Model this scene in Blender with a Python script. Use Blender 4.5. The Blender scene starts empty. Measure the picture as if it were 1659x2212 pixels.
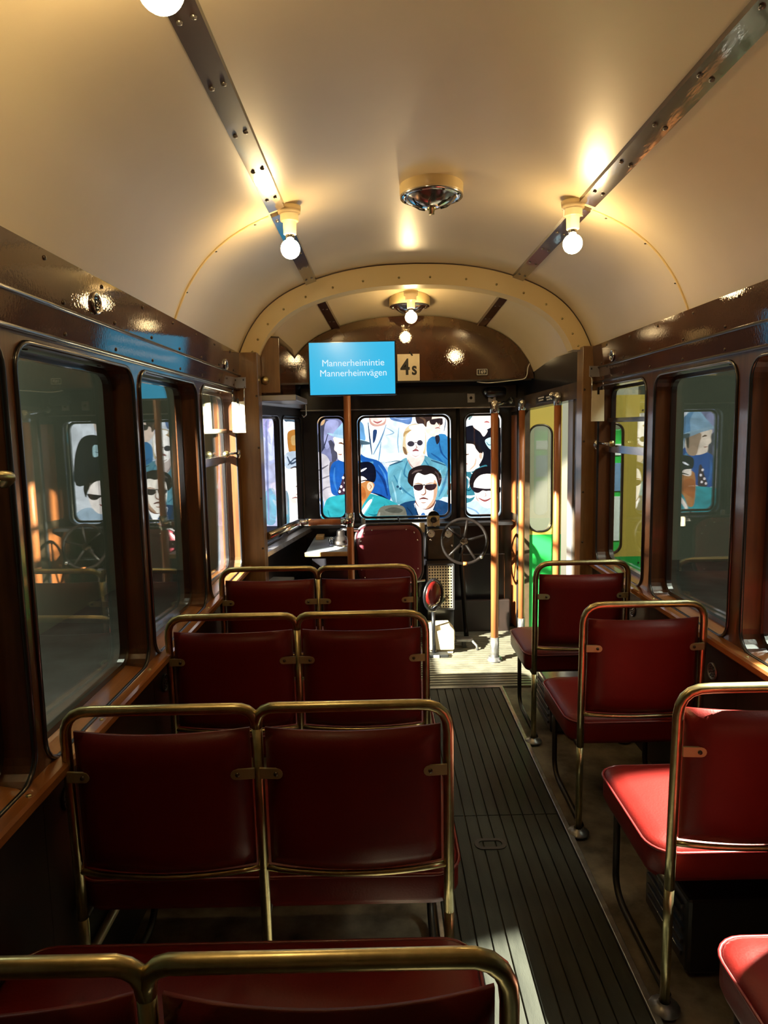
import bpy, bmesh, math, random
from mathutils import Vector, Matrix
random.seed(7)
S = bpy.context.scene
COL = S.collection

# ------------------------------------------------------------------ camera
W_, H_, F_ = 1659.0, 2212.0, 1500.0
CAM = Vector((0, 0, 1.6))
_F = Vector(((820 - W_/2)/F_, (925 - H_/2)/F_, 1)).normalized()
_U = Vector((-0.02, -1, 0)); _U = (_U - _F*_U.dot(_F)).normalized()
_R = (-_U).cross(_F)
M3 = Matrix((_R, _F, _U))                       # picture axes -> world axes
cam = bpy.data.cameras.new('camera'); co = bpy.data.objects.new('camera', cam); COL.objects.link(co)
cam.sensor_fit = 'HORIZONTAL'; cam.sensor_width = 36; cam.lens = 36*F_/W_; cam.clip_start = .02
cx, cy, cz = M3 @ Vector((1, 0, 0)), M3 @ Vector((0, -1, 0)), -(M3 @ Vector((0, 0, 1)))
co.matrix_world = Matrix(((cx.x, cy.x, cz.x, 0), (cx.y, cy.y, cz.y, 0), (cx.z, cy.z, cz.z, 1.6), (0, 0, 0, 1)))
S.camera = co
def ray(px, py): return M3 @ Vector(((px - W_/2)/F_, (py - H_/2)/F_, 1))
def on(px, py, axis, v):
    d = ray(px, py); return CAM + d*((v - CAM[axis])/d[axis])
def aty(px, py, y): return on(px, py, 1, y)

# ------------------------------------------------------------------ world, lamps, exposure
w = bpy.data.worlds.new('hall_air'); S.world = w; w.use_nodes = True
w.node_tree.nodes['Background'].inputs[0].default_value = (.75, .85, 1, 1)
w.node_tree.nodes['Background'].inputs[1].default_value = .012
S.view_settings.view_transform = 'Standard'; S.view_settings.look = 'None'
S.view_settings.exposure = 0; S.view_settings.gamma = 1; S.view_settings.use_curve_mapping = False
def spot(name, loc, target, watts, half_deg, blend=.15, col=(1, .93, .8), rad=.04):
    l = bpy.data.lights.new(name, 'SPOT'); l.energy = watts; l.spot_size = math.radians(2*half_deg)
    l.spot_blend = blend; l.color = col; l.shadow_soft_size = rad
    o = bpy.data.objects.new(name, l); COL.objects.link(o); o.location = loc
    o.rotation_euler = (Vector(target) - Vector(loc)).to_track_quat('-Z', 'Y').to_euler(); return o
spot('hall_spotlight_seats', (3.4, 2.85, 4.5), (.95, 1.42, .5), 34000, 8.6, .08)
spot('hall_spotlight_cab', (-3.3, 2.08, 2.55), (.88, 4.85, .5), 24000, 9, .1)
spot('hall_spotlight_partition', (2.5, 4.7, 3.8), (1.7, 6.35, -.1), 1300, 11)
def area(name, loc, target, watts, sx, sy, col):
    l = bpy.data.lights.new(name, 'AREA'); l.shape = 'RECTANGLE'; l.size = sx; l.size_y = sy; l.energy = watts; l.color = col
    o = bpy.data.objects.new(name, l); COL.objects.link(o); o.location = loc
    o.rotation_euler = (Vector(target) - Vector(loc)).to_track_quat('-Z', 'Y').to_euler()
area('hall_fill_light_left', (-2.2, 4, 4.6), (-3.2, 4.2, 0), 130, .6, 5, (.95, 1, .85))  # unseen soft fill, added to brighten the hall beyond the left windows
area('hall_fill_light_right', (3.2, 2.9, 4.6), (3.2, 5.2, 0), 260, .6, 5, (.95, 1, .88))  # added fill, no visible fixture; placed to light the rear-facing door leaf

# ------------------------------------------------------------------ materials
MATS = {}
def mat(name, col, rough=.5, metal=0, noise=None, bump=None, coat=0, coat_rough=.08, emit=None, spec=.5, col2=None, stretch=(1, 1, 1), coat_ior=1.5):
    if name in MATS: return MATS[name]
    m = bpy.data.materials.new(name); m.use_nodes = True; nt = m.node_tree; b = nt.nodes['Principled BSDF']
    b.inputs['Base Color'].default_value = (*col, 1); b.inputs['Roughness'].default_value = rough
    b.inputs['Metallic'].default_value = metal; b.inputs['Specular IOR Level'].default_value = spec
    b.inputs['Coat Weight'].default_value = coat; b.inputs['Coat IOR'].default_value = coat_ior; b.inputs['Coat Roughness'].default_value = coat_rough
    if noise or bump:
        tc = nt.nodes.new('ShaderNodeTexCoord'); mp = nt.nodes.new('ShaderNodeMapping'); mp.inputs['Scale'].default_value = stretch
        nt.links.new(tc.outputs['Object'], mp.inputs[0])
    if noise:
        n = nt.nodes.new('ShaderNodeTexNoise'); n.inputs['Scale'].default_value = noise; n.inputs['Detail'].default_value = 6; n.inputs['Roughness'].default_value = .6
        nt.links.new(mp.outputs[0], n.inputs['Vector'])
        r = nt.nodes.new('ShaderNodeValToRGB'); r.color_ramp.elements[0].position = .35; r.color_ramp.elements[1].position = .68
        r.color_ramp.elements[0].color = (*col, 1); r.color_ramp.elements[1].color = (*(col2 or [c*1.6 for c in col]), 1)
        nt.links.new(n.outputs['Fac'], r.inputs[0]); nt.links.new(r.outputs[0], b.inputs['Base Color'])
    if bump:
        n2 = nt.nodes.new('ShaderNodeTexNoise'); n2.inputs['Scale'].default_value = bump[0]; n2.inputs['Detail'].default_value = 3
        nt.links.new(mp.outputs[0], n2.inputs['Vector'])
        bp = nt.nodes.new('ShaderNodeBump'); bp.inputs['Strength'].default_value = bump[1]; bp.inputs['Distance'].default_value = .002
        nt.links.new(n2.outputs['Fac'], bp.inputs['Height']); nt.links.new(bp.outputs[0], b.inputs['Normal'])
        if coat: nt.links.new(bp.outputs[0], b.inputs['Coat Normal'])
    if emit:
        b.inputs['Emission Color'].default_value = (*emit[0], 1); b.inputs['Emission Strength'].default_value = emit[1]
    MATS[name] = m; return m
VARN = mat('dark_varnished_wood', (.040, .014, .006), .4, noise=5, col2=(.085, .030, .012), bump=(130, .07), coat=1, coat_rough=.02, stretch=(1, 1, .8), spec=.05, coat_ior=1.9)
VARNW = mat('window_post_wood', (.055, .019, .008), .3, noise=4, col2=(.13, .048, .016), bump=(40, .05), coat=.8, coat_rough=.08, stretch=(6, 6, .5))
POST = mat('brown_bulkhead_wood', (.15, .075, .026), .35, noise=4, col2=(.28, .15, .055), bump=(30, .06), coat=.5, coat_rough=.15, stretch=(5, 5, .5))
SILLM = mat('orange_sill_wood', (.24, .085, .022), .3, noise=3, col2=(.42, .17, .05), coat=.9, coat_rough=.08, stretch=(9, .8, 9))
LOWER = mat('dark_wall_panel', (.014, .008, .006), .5, noise=5, col2=(.028, .014, .01), coat=.2, coat_rough=.3)
CREAM = mat('cream_ceiling_paint', (.68, .57, .37), .42, noise=1.5, col2=(.73, .62, .41), bump=(220, .05), coat=.55, coat_rough=.27)
CREAM2 = mat('yellow_cream_paint', (.80, .64, .33), .4, bump=(90, .05), coat=.3, coat_rough=.2)
STRIP = mat('ceiling_strip_varnish', (.035, .017, .010), .3, noise=8, col2=(.06, .03, .017), bump=(90, .06), coat=1, coat_rough=.05, stretch=(1, .3, 1), coat_ior=1.65)
BLACKM = mat('black_gloss_paint', (.008, .008, .010), .3, coat=.8, coat_rough=.1, bump=(60, .06))
DARKG = mat('dark_grey_paint', (.03, .028, .03), .45, bump=(80, .08), coat=.2)
BRASS = mat('worn_brass_tube', (.62, .55, .30), .30, 1, noise=30, col2=(.46, .39, .20), bump=(120, .06))
STEELP = mat('dark_seat_steel', (.05, .045, .04), .45, .7, bump=(100, .1))
CHROME = mat('chrome', (.75, .75, .77), .16, 1, bump=(80, .04))
WORNM = mat('worn_grey_metal', (.38, .37, .36), .35, .8, noise=20, col2=(.22, .21, .2), bump=(60, .1))
BRKT = mat('dull_brass_bracket', (.42, .35, .18), .5, .6, bump=(120, .06))
RED = mat('red_seat_leather', (.115, .0055, .0042), .42, noise=4, col2=(.14, .0075, .0055), bump=(160, .22), coat=.06, coat_rough=.25, spec=.25)
REDP = mat('dark_red_piping', (.16, .012, .012), .35, coat=.3)
MAROON = mat('maroon_leather', (.13, .014, .025), .45, bump=(140, .2), coat=.15, coat_rough=.3)
RUBBER = mat('black_rubber_plank', (.026, .027, .022), .5, noise=6, col2=(.044, .045, .036), bump=(150, .3), spec=.12, stretch=(3, .5, 3))
RIBM = mat('ribbed_platform_rubber', (.12, .113, .085), .45, noise=9, col2=(.21, .19, .14), bump=(120, .2))
LINO = mat('worn_beige_lino', (.22, .185, .13), .6, noise=5, col2=(.03, .024, .018), bump=(60, .2), spec=.15)
COPPER = mat('brown_handrail_sleeve', (.40, .125, .035), .42, noise=8, col2=(.48, .165, .05), coat=.3, coat_rough=.2, stretch=(4, 4, .6))
YEL = mat('yellow_tram_paint', (.82, .60, .12), .35, coat=.5, coat_rough=.1)
GRN = mat('green_tram_paint', (.03, .50, .09), .35, coat=.5, coat_rough=.1)
CARD = mat('cream_card', (.78, .70, .50), .7, noise=12, col2=(.70, .61, .42))
INK = mat('black_ink', (.01, .01, .01), .6)
GREYW = mat('grey_metal_plate', (.40, .40, .42), .4, .6, bump=(60, .08))
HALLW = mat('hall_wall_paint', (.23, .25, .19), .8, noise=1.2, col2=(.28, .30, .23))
HALLD = mat('hall_wall_paint_dimmed', (.085, .092, .075), .8, noise=1.2, col2=(.11, .118, .095))  # hall wall colour darkened to stand in for dimmer light on the right
HALLL = mat('hall_light_wall', (.62, .58, .46), .7)
HALLF = mat('hall_floor_concrete', (.10, .10, .09), .7, noise=3)
DESK = mat('grey_desk_top', (.20, .24, .27), .4, noise=8, col2=(.27, .31, .34), coat=.2)
WOODD = mat('golden_desk_edge', (.36, .22, .09), .4, noise=4, coat=.4)
WHITEP = mat('white_paint', (.75, .73, .66), .5)
IVORY = mat('ivory_porcelain', (.74, .60, .36), .35, coat=.5)
RIVET = mat('dark_screw_head', (.10, .08, .06), .3, .9)
BULB = mat('lit_bulb_glass', (1, .9, .7), .3, emit=((1, .70, .33), 98))
SCREENB = mat('blue_screen_glow', (0, 0, 0), .2, emit=((.035, .50, .82), 1.0))
TEXTW = mat('screen_white_text', (0, 0, 0), .5, emit=((.75, .93, 1), 1.0))
WHEELM = mat('dark_brown_wheel_lacquer', (.009, .006, .005), .45, coat=.08, bump=(60, .05), spec=.2)
PLATE = mat('enamel_plate_black', (.012, .012, .012), .3, coat=.6)
PERF = mat('perforated_sheet_paint', (.70, .60, .40), .45)
DASH = mat('brown_dash_metal', (.055, .036, .022), .4, noise=12, col2=(.10, .065, .035), coat=.4)
def glass_mat(name, r0, tint=(1, 1, 1)):
    m = bpy.data.materials.new(name); m.use_nodes = True; nt = m.node_tree; nt.nodes.clear()
    o = nt.nodes.new('ShaderNodeOutputMaterial'); mx = nt.nodes.new('ShaderNodeMixShader')
    t = nt.nodes.new('ShaderNodeBsdfTransparent'); t.inputs[0].default_value = (*tint, 1)
    g = nt.nodes.new('ShaderNodeBsdfGlossy'); g.inputs['Roughness'].default_value = .006
    lw = nt.nodes.new('ShaderNodeLayerWeight'); lw.inputs[0].default_value = .5
    p = nt.nodes.new('ShaderNodeMath'); p.operation = 'POWER'; p.inputs[1].default_value = 5
    k = nt.nodes.new('ShaderNodeMath'); k.operation = 'MULTIPLY_ADD'; k.inputs[1].default_value = 1 - r0; k.inputs[2].default_value = r0
    nt.links.new(lw.outputs['Facing'], p.inputs[0]); nt.links.new(p.outputs[0], k.inputs[0]); nt.links.new(k.outputs[0], mx.inputs[0])
    nt.links.new(t.outputs[0], mx.inputs[1]); nt.links.new(g.outputs[0], mx.inputs[2]); nt.links.new(mx.outputs[0], o.inputs[0])
    MATS[name] = m; return m
GLASS = glass_mat('window_glass', .19, (.93, .96, .93))
WIND = glass_mat('windshield_glass', .02)

# ------------------------------------------------------------------ geometry helper
class G:
    def __init__(s): s.v, s.f, s.sm = [], [], []
    def add(s, vs, fs, smooth=False):
        b = len(s.v); s.v += [tuple(p) for p in vs]; s.f += [tuple(i + b for i in f) for f in fs]; s.sm += [smooth]*len(fs); return s
    def box(s, x0, x1, y0, y1, z0, z1, bev=0):
        if not bev:
            vs = [(x, y, z) for x in (x0, x1) for y in (y0, y1) for z in (z0, z1)]
            return s.add(vs, [(0, 1, 3, 2), (4, 6, 7, 5), (0, 4, 5, 1), (2, 3, 7, 6), (0, 2, 6, 4), (1, 5, 7, 3)])
        bm = bmesh.new(); bmesh.ops.create_cube(bm, size=1)
        for v in bm.verts: v.co = Vector(((x0+x1)/2 + v.co.x*(x1-x0), (y0+y1)/2 + v.co.y*(y1-y0), (z0+z1)/2 + v.co.z*(z1-z0)))
        bmesh.ops.bevel(bm, geom=bm.edges[:], offset=bev, segments=2, affect='EDGES', profile=.5)
        return s.bm(bm)
    def bm(s, bm, smooth=False):
        bm.verts.index_update(); s.add([v.co[:] for v in bm.verts], [[v.index for v in f.verts] for f in bm.faces], smooth); bm.free(); return s
    def tube(s, pts, r, n=10, closed=False, smooth=True):
        P = [Vector(p) for p in pts]; m = len(P); rings = []
        R = r if hasattr(r, '__len__') else [r]*m; up = None
        for i in range(m):
            a = P[(i-1) % m] if (closed or i) else P[i]; c = P[(i+1) % m] if (closed or i < m-1) else P[i]
            t = (c - a).normalized()
            if up is None:
                up = t.orthogonal().normalized()
            else:
                up = (up - t*up.dot(t)); up = up.normalized() if up.length > 1e-6 else t.orthogonal().normalized()
            q = t.cross(up)
            rings.append([P[i] + (up*math.cos(k*2*math.pi/n) + q*math.sin(k*2*math.pi/n))*R[i] for k in range(n)])
        vs = [p for rg in rings for p in rg]; fs = []
        for i in range(m if closed else m-1):
            j = (i+1) % m
            if closed and j == 0:   # align the seam
                off = min(range(n), key=lambda o: (rings[0][o] - rings[-1][0]).length)
            else: off = 0
            for k in range(n): fs.append((i*n+k, i*n+(k+1) % n, j*n+(k+1+off) % n, j*n+(k+off) % n))
        s.add(vs, fs, smooth)
        if not closed: s.add(rings[0], [tuple(range(n))[::-1]]); s.add(rings[-1], [tuple(range(n))])
        return s
    def lathe(s, prof, c=(0, 0, 0), axis=(0, 0, 1), n=20, smooth=True):
        ax = Vector(axis).normalized(); u = ax.orthogonal().normalized(); q = ax.cross(u); c = Vector(c)
        vs = [c + ax*h + (u*math.cos(2*math.pi*k/n) + q*math.sin(2*math.pi*k/n))*max(r, 1e-5) for r, h in prof for k in range(n)]
        fs = [(i*n+k, i*n+(k+1) % n, (i+1)*n+(k+1) % n, (i+1)*n+k) for i in range(len(prof)-1) for k in range(n)]
        return s.add(vs, fs, smooth)
    def prism(s, poly, P, w0, w1):
        n = len(poly); vs = [P(u, v, w0) for u, v in poly] + [P(u, v, w1) for u, v in poly]
        return s.add(vs, [tuple(range(n)), tuple(range(n, 2*n))[::-1]] + [(i, (i+1) % n, n+(i+1) % n, n+i) for i in range(n)])
    def ring(s, outer, inner, P, w0, w1, smooth=False):        # two loops of equal length, extruded from w0 to w1
        n = len(outer); vs = []
        for w in (w0, w1): vs += [P(u, v, w) for u, v in outer] + [P(u, v, w) for u, v in inner]
        fs = []
        for i in range(n):
            j = (i+1) % n
            fs += [(i, j, n+j, n+i), (2*n+i, 3*n+i, 3*n+j, 2*n+j), (i, 2*n+i, 2*n+j, j), (n+i, n+j, 3*n+j, 3*n+i)]
        return s.add(vs, fs, smooth)
    def build(s, name, m, parent=None, kind=None, recalc=True):
        off = Vector(parent.location) if parent is not None and parent.type == 'EMPTY' else Vector((0, 0, 0))
        if parent is not None and parent.type != 'EMPTY':
            p = parent
            while p.parent is not None: p = p.parent
            off = Vector(p.location)
        me = bpy.data.meshes.new(name); me.from_pydata([Vector(v) - off for v in s.v], [], s.f)
        me.polygons.foreach_set('use_smooth', s.sm); me.update()
        if recalc:
            bm = bmesh.new(); bm.from_mesh(me); bmesh.ops.remove_doubles(bm, verts=bm.verts[:], dist=1e-5); bmesh.ops.recalc_face_normals(bm, faces=bm.faces[:]); bm.to_mesh(me); bm.free()
        o = bpy.data.objects.new(name, me); COL.objects.link(o); me.materials.append(m)
        if parent is not None: o.parent = parent
        if kind: o['kind'] = kind
        return o
def thing(name, label, cat, loc, group=None):
    o = bpy.data.objects.new(name, None); COL.objects.link(o); o.empty_display_size = .05; o.location = loc
    o['label'] = label; o['category'] = cat
    if group: o['group'] = group
    return o
def root_struct(name, loc=(0, 0, 0)):
    o = bpy.data.objects.new(name, None); COL.objects.link(o); o.location = loc; o['kind'] = 'structure'; return o
def tag(o, label, cat, group=None):
    o['label'] = label; o['category'] = cat
    if group: o['group'] = group
    return o
def dup(root, loc, label=None):
    r = root.copy(); COL.objects.link(r); r.location = loc
    if label: r['label'] = label
    for ch in list(root.children):
        c = ch.copy(); COL.objects.link(c); c.parent = r
        for g in list(ch.children):
            d = g.copy(); COL.objects.link(d); d.parent = c
    return r
def copies(o, spots, parent):
    for p in spots:
        c = o.copy(); COL.objects.link(c); c.location = p; c.parent = parent
def rrect(u0, u1, v0, v1, r, n=6):
    pts = []
    for cu, cv, a0 in ((u1-r, v1-r, 0), (u0+r, v1-r, 90), (u0+r, v0+r, 180), (u1-r, v0+r, 270)):
        for k in range(n+1):
            a = math.radians(a0 + 90*k/n); pts.append((cu + r*math.cos(a), cv + r*math.sin(a)))
    return pts
def rect_like(u0, u1, v0, v1, n=6):              # the same number of points, spread along a plain rectangle's corners
    pts = []
    for cu, cv in ((u1, v1), (u0, v1), (u0, v0), (u1, v0)): pts += [(cu, cv)]*(n+1)
    return pts
def spline(pts, n=8, closed=False):
    P = [Vector(p) for p in pts]; m = len(P); out = []
    g = (lambda i: P[i % m]) if closed else (lambda i: P[max(0, min(m-1, i))])
    for i in range(m if closed else m-1):
        a, b, c, d = g(i-1), g(i), g(i+1), g(i+2)
        for k in range(n):
            t = k/n; out.append(.5*((2*b) + (c-a)*t + (2*a-5*b+4*c-d)*t*t + (3*b-a-3*c+d)*t**3))
    if not closed: out.append(P[-1])
    return out
def text_mesh(name, body, size, loc, rot, m, parent, align='CENTER', extrude=.0006, sx=1, bold=0):
    cu = bpy.data.curves.new(name, 'FONT'); cu.body = body; cu.size = size; cu.align_x = align; cu.align_y = 'CENTER'; cu.extrude = extrude; cu.space_line = .95; cu.offset = bold
    t = bpy.data.objects.new(name + '_tmp', cu); COL.objects.link(t); bpy.context.view_layer.update()
    me = bpy.data.meshes.new_from_object(t.evaluated_get(bpy.context.evaluated_depsgraph_get())); bpy.data.objects.remove(t); bpy.data.curves.remove(cu)
    o = bpy.data.objects.new(name, me); COL.objects.link(o); me.materials.clear(); me.materials.append(m)
    p = parent
    while p.parent is not None: p = p.parent
    o.location = Vector(loc) - Vector(p.location); o.rotation_euler = rot; o.scale = (sx, 1, 1); o.parent = parent; return o
FACE = (math.radians(90), 0, 0)                   # text that faces the camera side (-y)

XC, XL, XR, YA, YF = .22, -.823, 1.263, 4.18, 5.45     # car centre, walls, bulkhead arch, front
YB = -1.6                                            # rear of the built saloon
PL = lambda u, v, w_: (XL - w_, u, v)
PR = lambda u, v, w_: (XR + w_, u, v)
PF = lambda u, v, w_: (u, YF + w_, v)
TL = lambda u, v, w_: (-.80 + .16*(u-4.2) - w_, u, v)  # the tapering cab sides
TR = lambda u, v, w_: (1.24 - .16*(u-4.2) + w_, u, v)

# ------------------------------------------------------------------ the museum hall around the tram
g = G(); g.box(-3.6, 6.2, -4, 10.2, -.5, -.42); g.build('floor_hall', HALLF, kind='structure')
g = G(); g.box(-3.6, -3.5, -4, 10.2, -.42, 5.2); g.build('wall_hall_left', HALLW, kind='structure')
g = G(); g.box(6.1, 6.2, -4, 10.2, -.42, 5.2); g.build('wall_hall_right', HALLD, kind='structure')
g = G(); g.box(-3.5, 6.1, 10.1, 10.2, -.42, 5.2); g.build('wall_hall_front', HALLW, kind='structure')
g = G(); g.box(-3.5, 6.1, -4.1, -4, -.42, 5.2); g.build('wall_hall_rear', HALLW, kind='structure')
g = G(); g.box(-3.6, 6.2, -4.1, 10.2, 5.2, 5.3); g.build('ceiling_hall', HALLW, kind='structure')
g = G(); g.box(1.22, 2.35, 6.35, 6.5, -.42, 3.4, .01); g.build('wall_exhibition_partition', HALLL, kind='structure')

# ------------------------------------------------------------------ floor
fl = G().box(XL-.02, XR+.02, YB, 4.13, -.08, -.012).build('floor', LINO, kind='structure')
x0, x1, n = .175, .705, 11; wd = (x1-x0)/n
for ya, yb in ((YB, 1.02), (1.025, 2.70), (2.705, 4.12)):
    pl = None
    for i in range(n):
        if pl is None:
            pl = G().box(x0+.0022, x0+wd-.0022, ya, yb, -.012, 0, .0015).build('aisle_plank', RUBBER, fl)
        else:
            c = pl.copy(); COL.objects.link(c); c.location.x = i*wd; c.parent = fl
G().box(.706, .728, YB, 4.12, -.012, .006, .003).build('edge_strip', WORNM, fl)
G().box(.158, .174, YB, 4.12, -.012, .004, .002).build('edge_strip', WORNM, fl)
G().box(.16, .728, 4.112, 4.135, -.012, .004, .002).build('threshold_strip', WORNM, fl)
for hx, hy in ((.395, 2.5),):
    G().ring(rrect(hx-.06, hx+.06, hy-.035, hy+.035, .03), rrect(hx-.045, hx+.045, hy-.02, hy+.02, .018), lambda u, v, w_: (u, v, w_), 0, .004).build('hatch_ring', STEELP, fl)
pf = G().box(-.82, 1.26, 4.13, 5.5, -.09, -.014).build('floor_platform', RIBM, kind='structure')
rib = None
for i in range(30):
    y = 4.14 + i*.0437
    hw = 1.03 - .16*max(0, y-4.2)
    if i % 1 == 0:
        G().box(XC-hw, XC+hw, y, y+.030, -.016, 0, .003).build('floor_rib', RIBM, pf)

# ------------------------------------------------------------------ side walls with windows
WINL = [(-1.45, -.88), (-.8, -.05), (0., .72), (.80, 1.55), (1.60, 2.36), (2.42, 3.17), (3.25, 4.0)]
WINR = [(-1.45, -.88), (-.8, -.05), (0., .72), (.80, 1.55), (1.62, 2.38), (2.47, 3.21), (3.31, 4.03)]
WZ0, WZ1 = .80, 1.815
def wall(name, P, wins, zlo=.74, zhi=1.85):
    g = G(); edges = [YB] + [(wins[i][1]+wins[i+1][0])/2 for i in range(len(wins)-1)] + [4.12]
    for (a, b), e0, e1 in zip(wins, edges[:-1], edges[1:]):
        g.ring(rect_like(e0, e1, zlo, zhi), rrect(a, b, WZ0, WZ1, .07), P, 0, .10)
    return g.build(name, VARNW, kind='structure')
wl = wall('wall_left', PL, WINL); wr = wall('wall_right', PR, WINR)
wn = 0
def window(P, a, b, z0, z1, yaw=0, rad=.07, frame=BLACKM, glass=None, dp=.066):
    global wn; wn += 1
    rt = root_struct('window_%d' % wn)
    n = 6
    loop = [P(u, v, -.002) for u, v in rrect(a, b, z0, z1, rad)]
    G().tube(loop, .0065, 6, closed=True).build('bead', frame, rt)
    G().ring(rrect(a+.006, b-.006, z0+.006, z1-.006, rad), rrect(a+.024, b-.024, z0+.024, z1-.024, rad-.012), P, dp, dp+.022).build('window_frame', frame, rt)
    m = (a+b)/2
    Q = lambda u, v, w_: P(u, v, w_ + (u-m)*yaw)
    G().prism(rrect(a+.012, b-.012, z0+.012, z1-.012, rad-.006), Q, dp+.008, dp+.012).build('pane', glass or GLASS, rt)
    g = G()
    for t in (.2, .8):
        u = a + (b-a)*t; c = P(u, z1-.004, dp*.7); g.lathe([(0, -.004), (.007, -.003), (.008, 0)], c, (0, 0, 1), 8)
    g.build('screw', RIVET, rt)
    return rt
wroots = {}
for i, (a, b) in enumerate(WINL): wroots['L', i] = window(PL, a, b, WZ0, WZ1, yaw=-.033)
for i, (a, b) in enumerate(WINR): wroots['R', i] = window(PR, a, b, WZ0, WZ1, yaw=-.026)
# lower panels, sills, cornice boards, beads
def side(P, parent, s, rootname):
    lo = G()
    ed = [YB, -.45, .75, 1.57, 2.39, 3.21, 4.12]
    for a, b in zip(ed[:-1], ed[1:]):
        G().prism([(a+.001, -.01), (b-.001, -.01), (b-.001, .755), (a+.001, .755)], P, 0, .03).build('lower_panel', LOWER, parent)
    g = G()
    prof = [(-.035, .765), (-.040, .772), (-.040, .790), (-.034, .798), (.0, .801), (.07, .806), (.07, .75), (-.01, .75)]
    vs = [P(y, z, w_) for y in (YB, 4.12) for w_, z in prof]; n = len(prof)
    g.add(vs, [(i, (i+1) % n, n+(i+1) % n, n+i) for i in range(n)] + [tuple(range(n)), tuple(range(n, 2*n))])
    g.build('sill', SILLM, parent)
    scr = None; sp = []
    for y in [v*.41 - 1.4 for v in range(14)]:
        c = P(y, .7985, -.022); G().lathe([(.0065, 0), (.006, .003), (0, .004)], c, (0, 0, 1), 8).build('sill_screw', BRASS, parent)
    for nm, z0, z1, th in (('cornice_board', 1.922, 2.046, .012), ('lower_cornice_board', 1.842, 1.914, .010)):
        vs = [P(y, z, w_) for y in (YB, 4.12) for w_, z in ((-th, z0), (-th-.008, z1), (.05, z1), (.05, z0))]
        G().add(vs, [(0, 1, 5, 4), (1, 2, 6, 5), (2, 3, 7, 6), (3, 0, 4, 7), (0, 1, 2, 3), (4, 5, 6, 7)]).build(nm, VARN, parent)
    G().tube([P(YB, 1.918, -.020), P(4.12, 1.918, -.020)], .0055, 8).build('cornice_bead', BLACKM, parent)
    G().tube([P(YB, 1.840, -.012), P(4.12, 1.840, -.012)], .006, 8).build('cornice_bead', BLACKM, parent)
    for z in (2.026, 1.938, 1.858):
        w_ = -.019 if z > 2 else (-.013 if z > 1.9 else -.011)
        ax = (s, 0, 0)
        first = None
        for k in range(16):
            y = -1.4 + k*.35 + (.1 if z < 2 else 0)
            if y > 4.08: continue
            c = P(y, z, w_)
            if first is None:
                first = G().lathe([(.0065, 0), (.0055, .003), (0, .0045)], (0, 0, 0), ax, 8).build('screw', RIVET, parent); first.location = c
            else: copies(first, [c], parent)
side(PL, wl, 1, 'left'); side(PR, wr, -1, 'right')
G().tube([PL(YB, .205, -.014), PL(4.1, .205, -.014)], .014, 8).build('trim_conduit_left', IVORY, kind='structure')
# rear wall of the saloon behind the camera
G().box(XL-.1, XR+.1, YB-.08, YB, -.05, 2.6).build('wall_rear', POST, kind='structure')

# round vents
def rosette(label, c, ax, r, m=CHROME, dish=True, group=None):
    c = Vector(c); ax = Vector(ax)
    t = thing('round_vent', label, 'vent', c, group)
    G().lathe([(r, 0), (r, .005), (r*.93, .008), (r*.82, .006), (r*.78, .003), (0, .005)], c, ax, 20).build('plate', m, t)
    u = ax.orthogonal().normalized(); q = ax.cross(u); g = G()
    for rr, n in ((.0, 1), (.32, 6), (.6, 10)):
        for k in range(n):
            a = 2*math.pi*k/n; p = c + (u*math.cos(a) + q*math.sin(a))*rr*r + ax*.0062
            g.lathe([(0, 0), (r*.09, -.0002), (r*.09, -.003)], p, ax, 6)
    g.build('vent_hole', INK, t)
def onx(px, py, x): return on(px, py, 0, x)
for k, (px, py, lb) in enumerate(((206, 655, 'perforated round chrome vent on left cornice, farther from the bulkhead post'), (487, 788, 'small round chrome vent on left cornice beside the bulkhead post'))):
    rosette(lb, onx(px, py, XL+.016), (1, 0, 0), .031)
for px, py, lb in ((1323, 768, 'small round chrome vent on right cornice near the door post'),):
    rosette(lb, onx(px, py, XR-.016), (-1, 0, 0), .031)
for px, py, lb in ((355, 1475, 'dark round vent low on left wall beside the second double seat from the bulkhead'), (145, 1720, 'dark round vent low on left wall beside the third double seat from the bulkhead'),):
    rosette(lb, onx(px, py, XL+.001), (1, 0, 0), .034, STEELP)
for px, py, lb in ((1540, 1450, 'dark round vent low on right wall behind the single seats'), (1367, 1318, 'round vent low on right wall next to the foremost single seat')):
    rosette(lb, onx(px, py, XR-.001), (-1, 0, 0), .034, WORNM)

# ------------------------------------------------------------------ ceiling, strips, arch
PROF = [(0, 2.545), (.22, 2.537), (.42, 2.508), (.60, 2.458), (.76, 2.388), (.88, 2.300), (.965, 2.195), (1.015, 2.10), (1.040, 2.035)]
half = spline([(a, b, 0) for a, b in PROF], 4)
PRO = [(-p.x, p.y) for p in reversed(half)] + [(p.x, p.y) for p in half[1:]]
def loft(sections, name, m, parent=None, kind=None, smooth=True):
    n = len(sections[0]); g = G()
    g.add([p for s_ in sections for p in s_], [(i*n+k, i*n+k+1, (i+1)*n+k+1, (i+1)*n+k) for i in range(len(sections)-1) for k in range(n-1)], smooth)
    return g.build(name, m, parent, kind, recalc=False)
ceil = loft([[(XC+s_, y, z) for s_, z in PRO] for y in (YB, 0, 1, 2, 2.85, 3.5, 4.2)], 'ceiling', CREAM, kind='structure')
def zprof(s_):
    s_ = abs(s_)
    for a, b in zip(half[:-1], half[1:]):
        if a.x <= s_ <= b.x: return a.y + (b.y-a.y)*(s_-a.x)/(b.x-a.x)
    return 2.04
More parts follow.
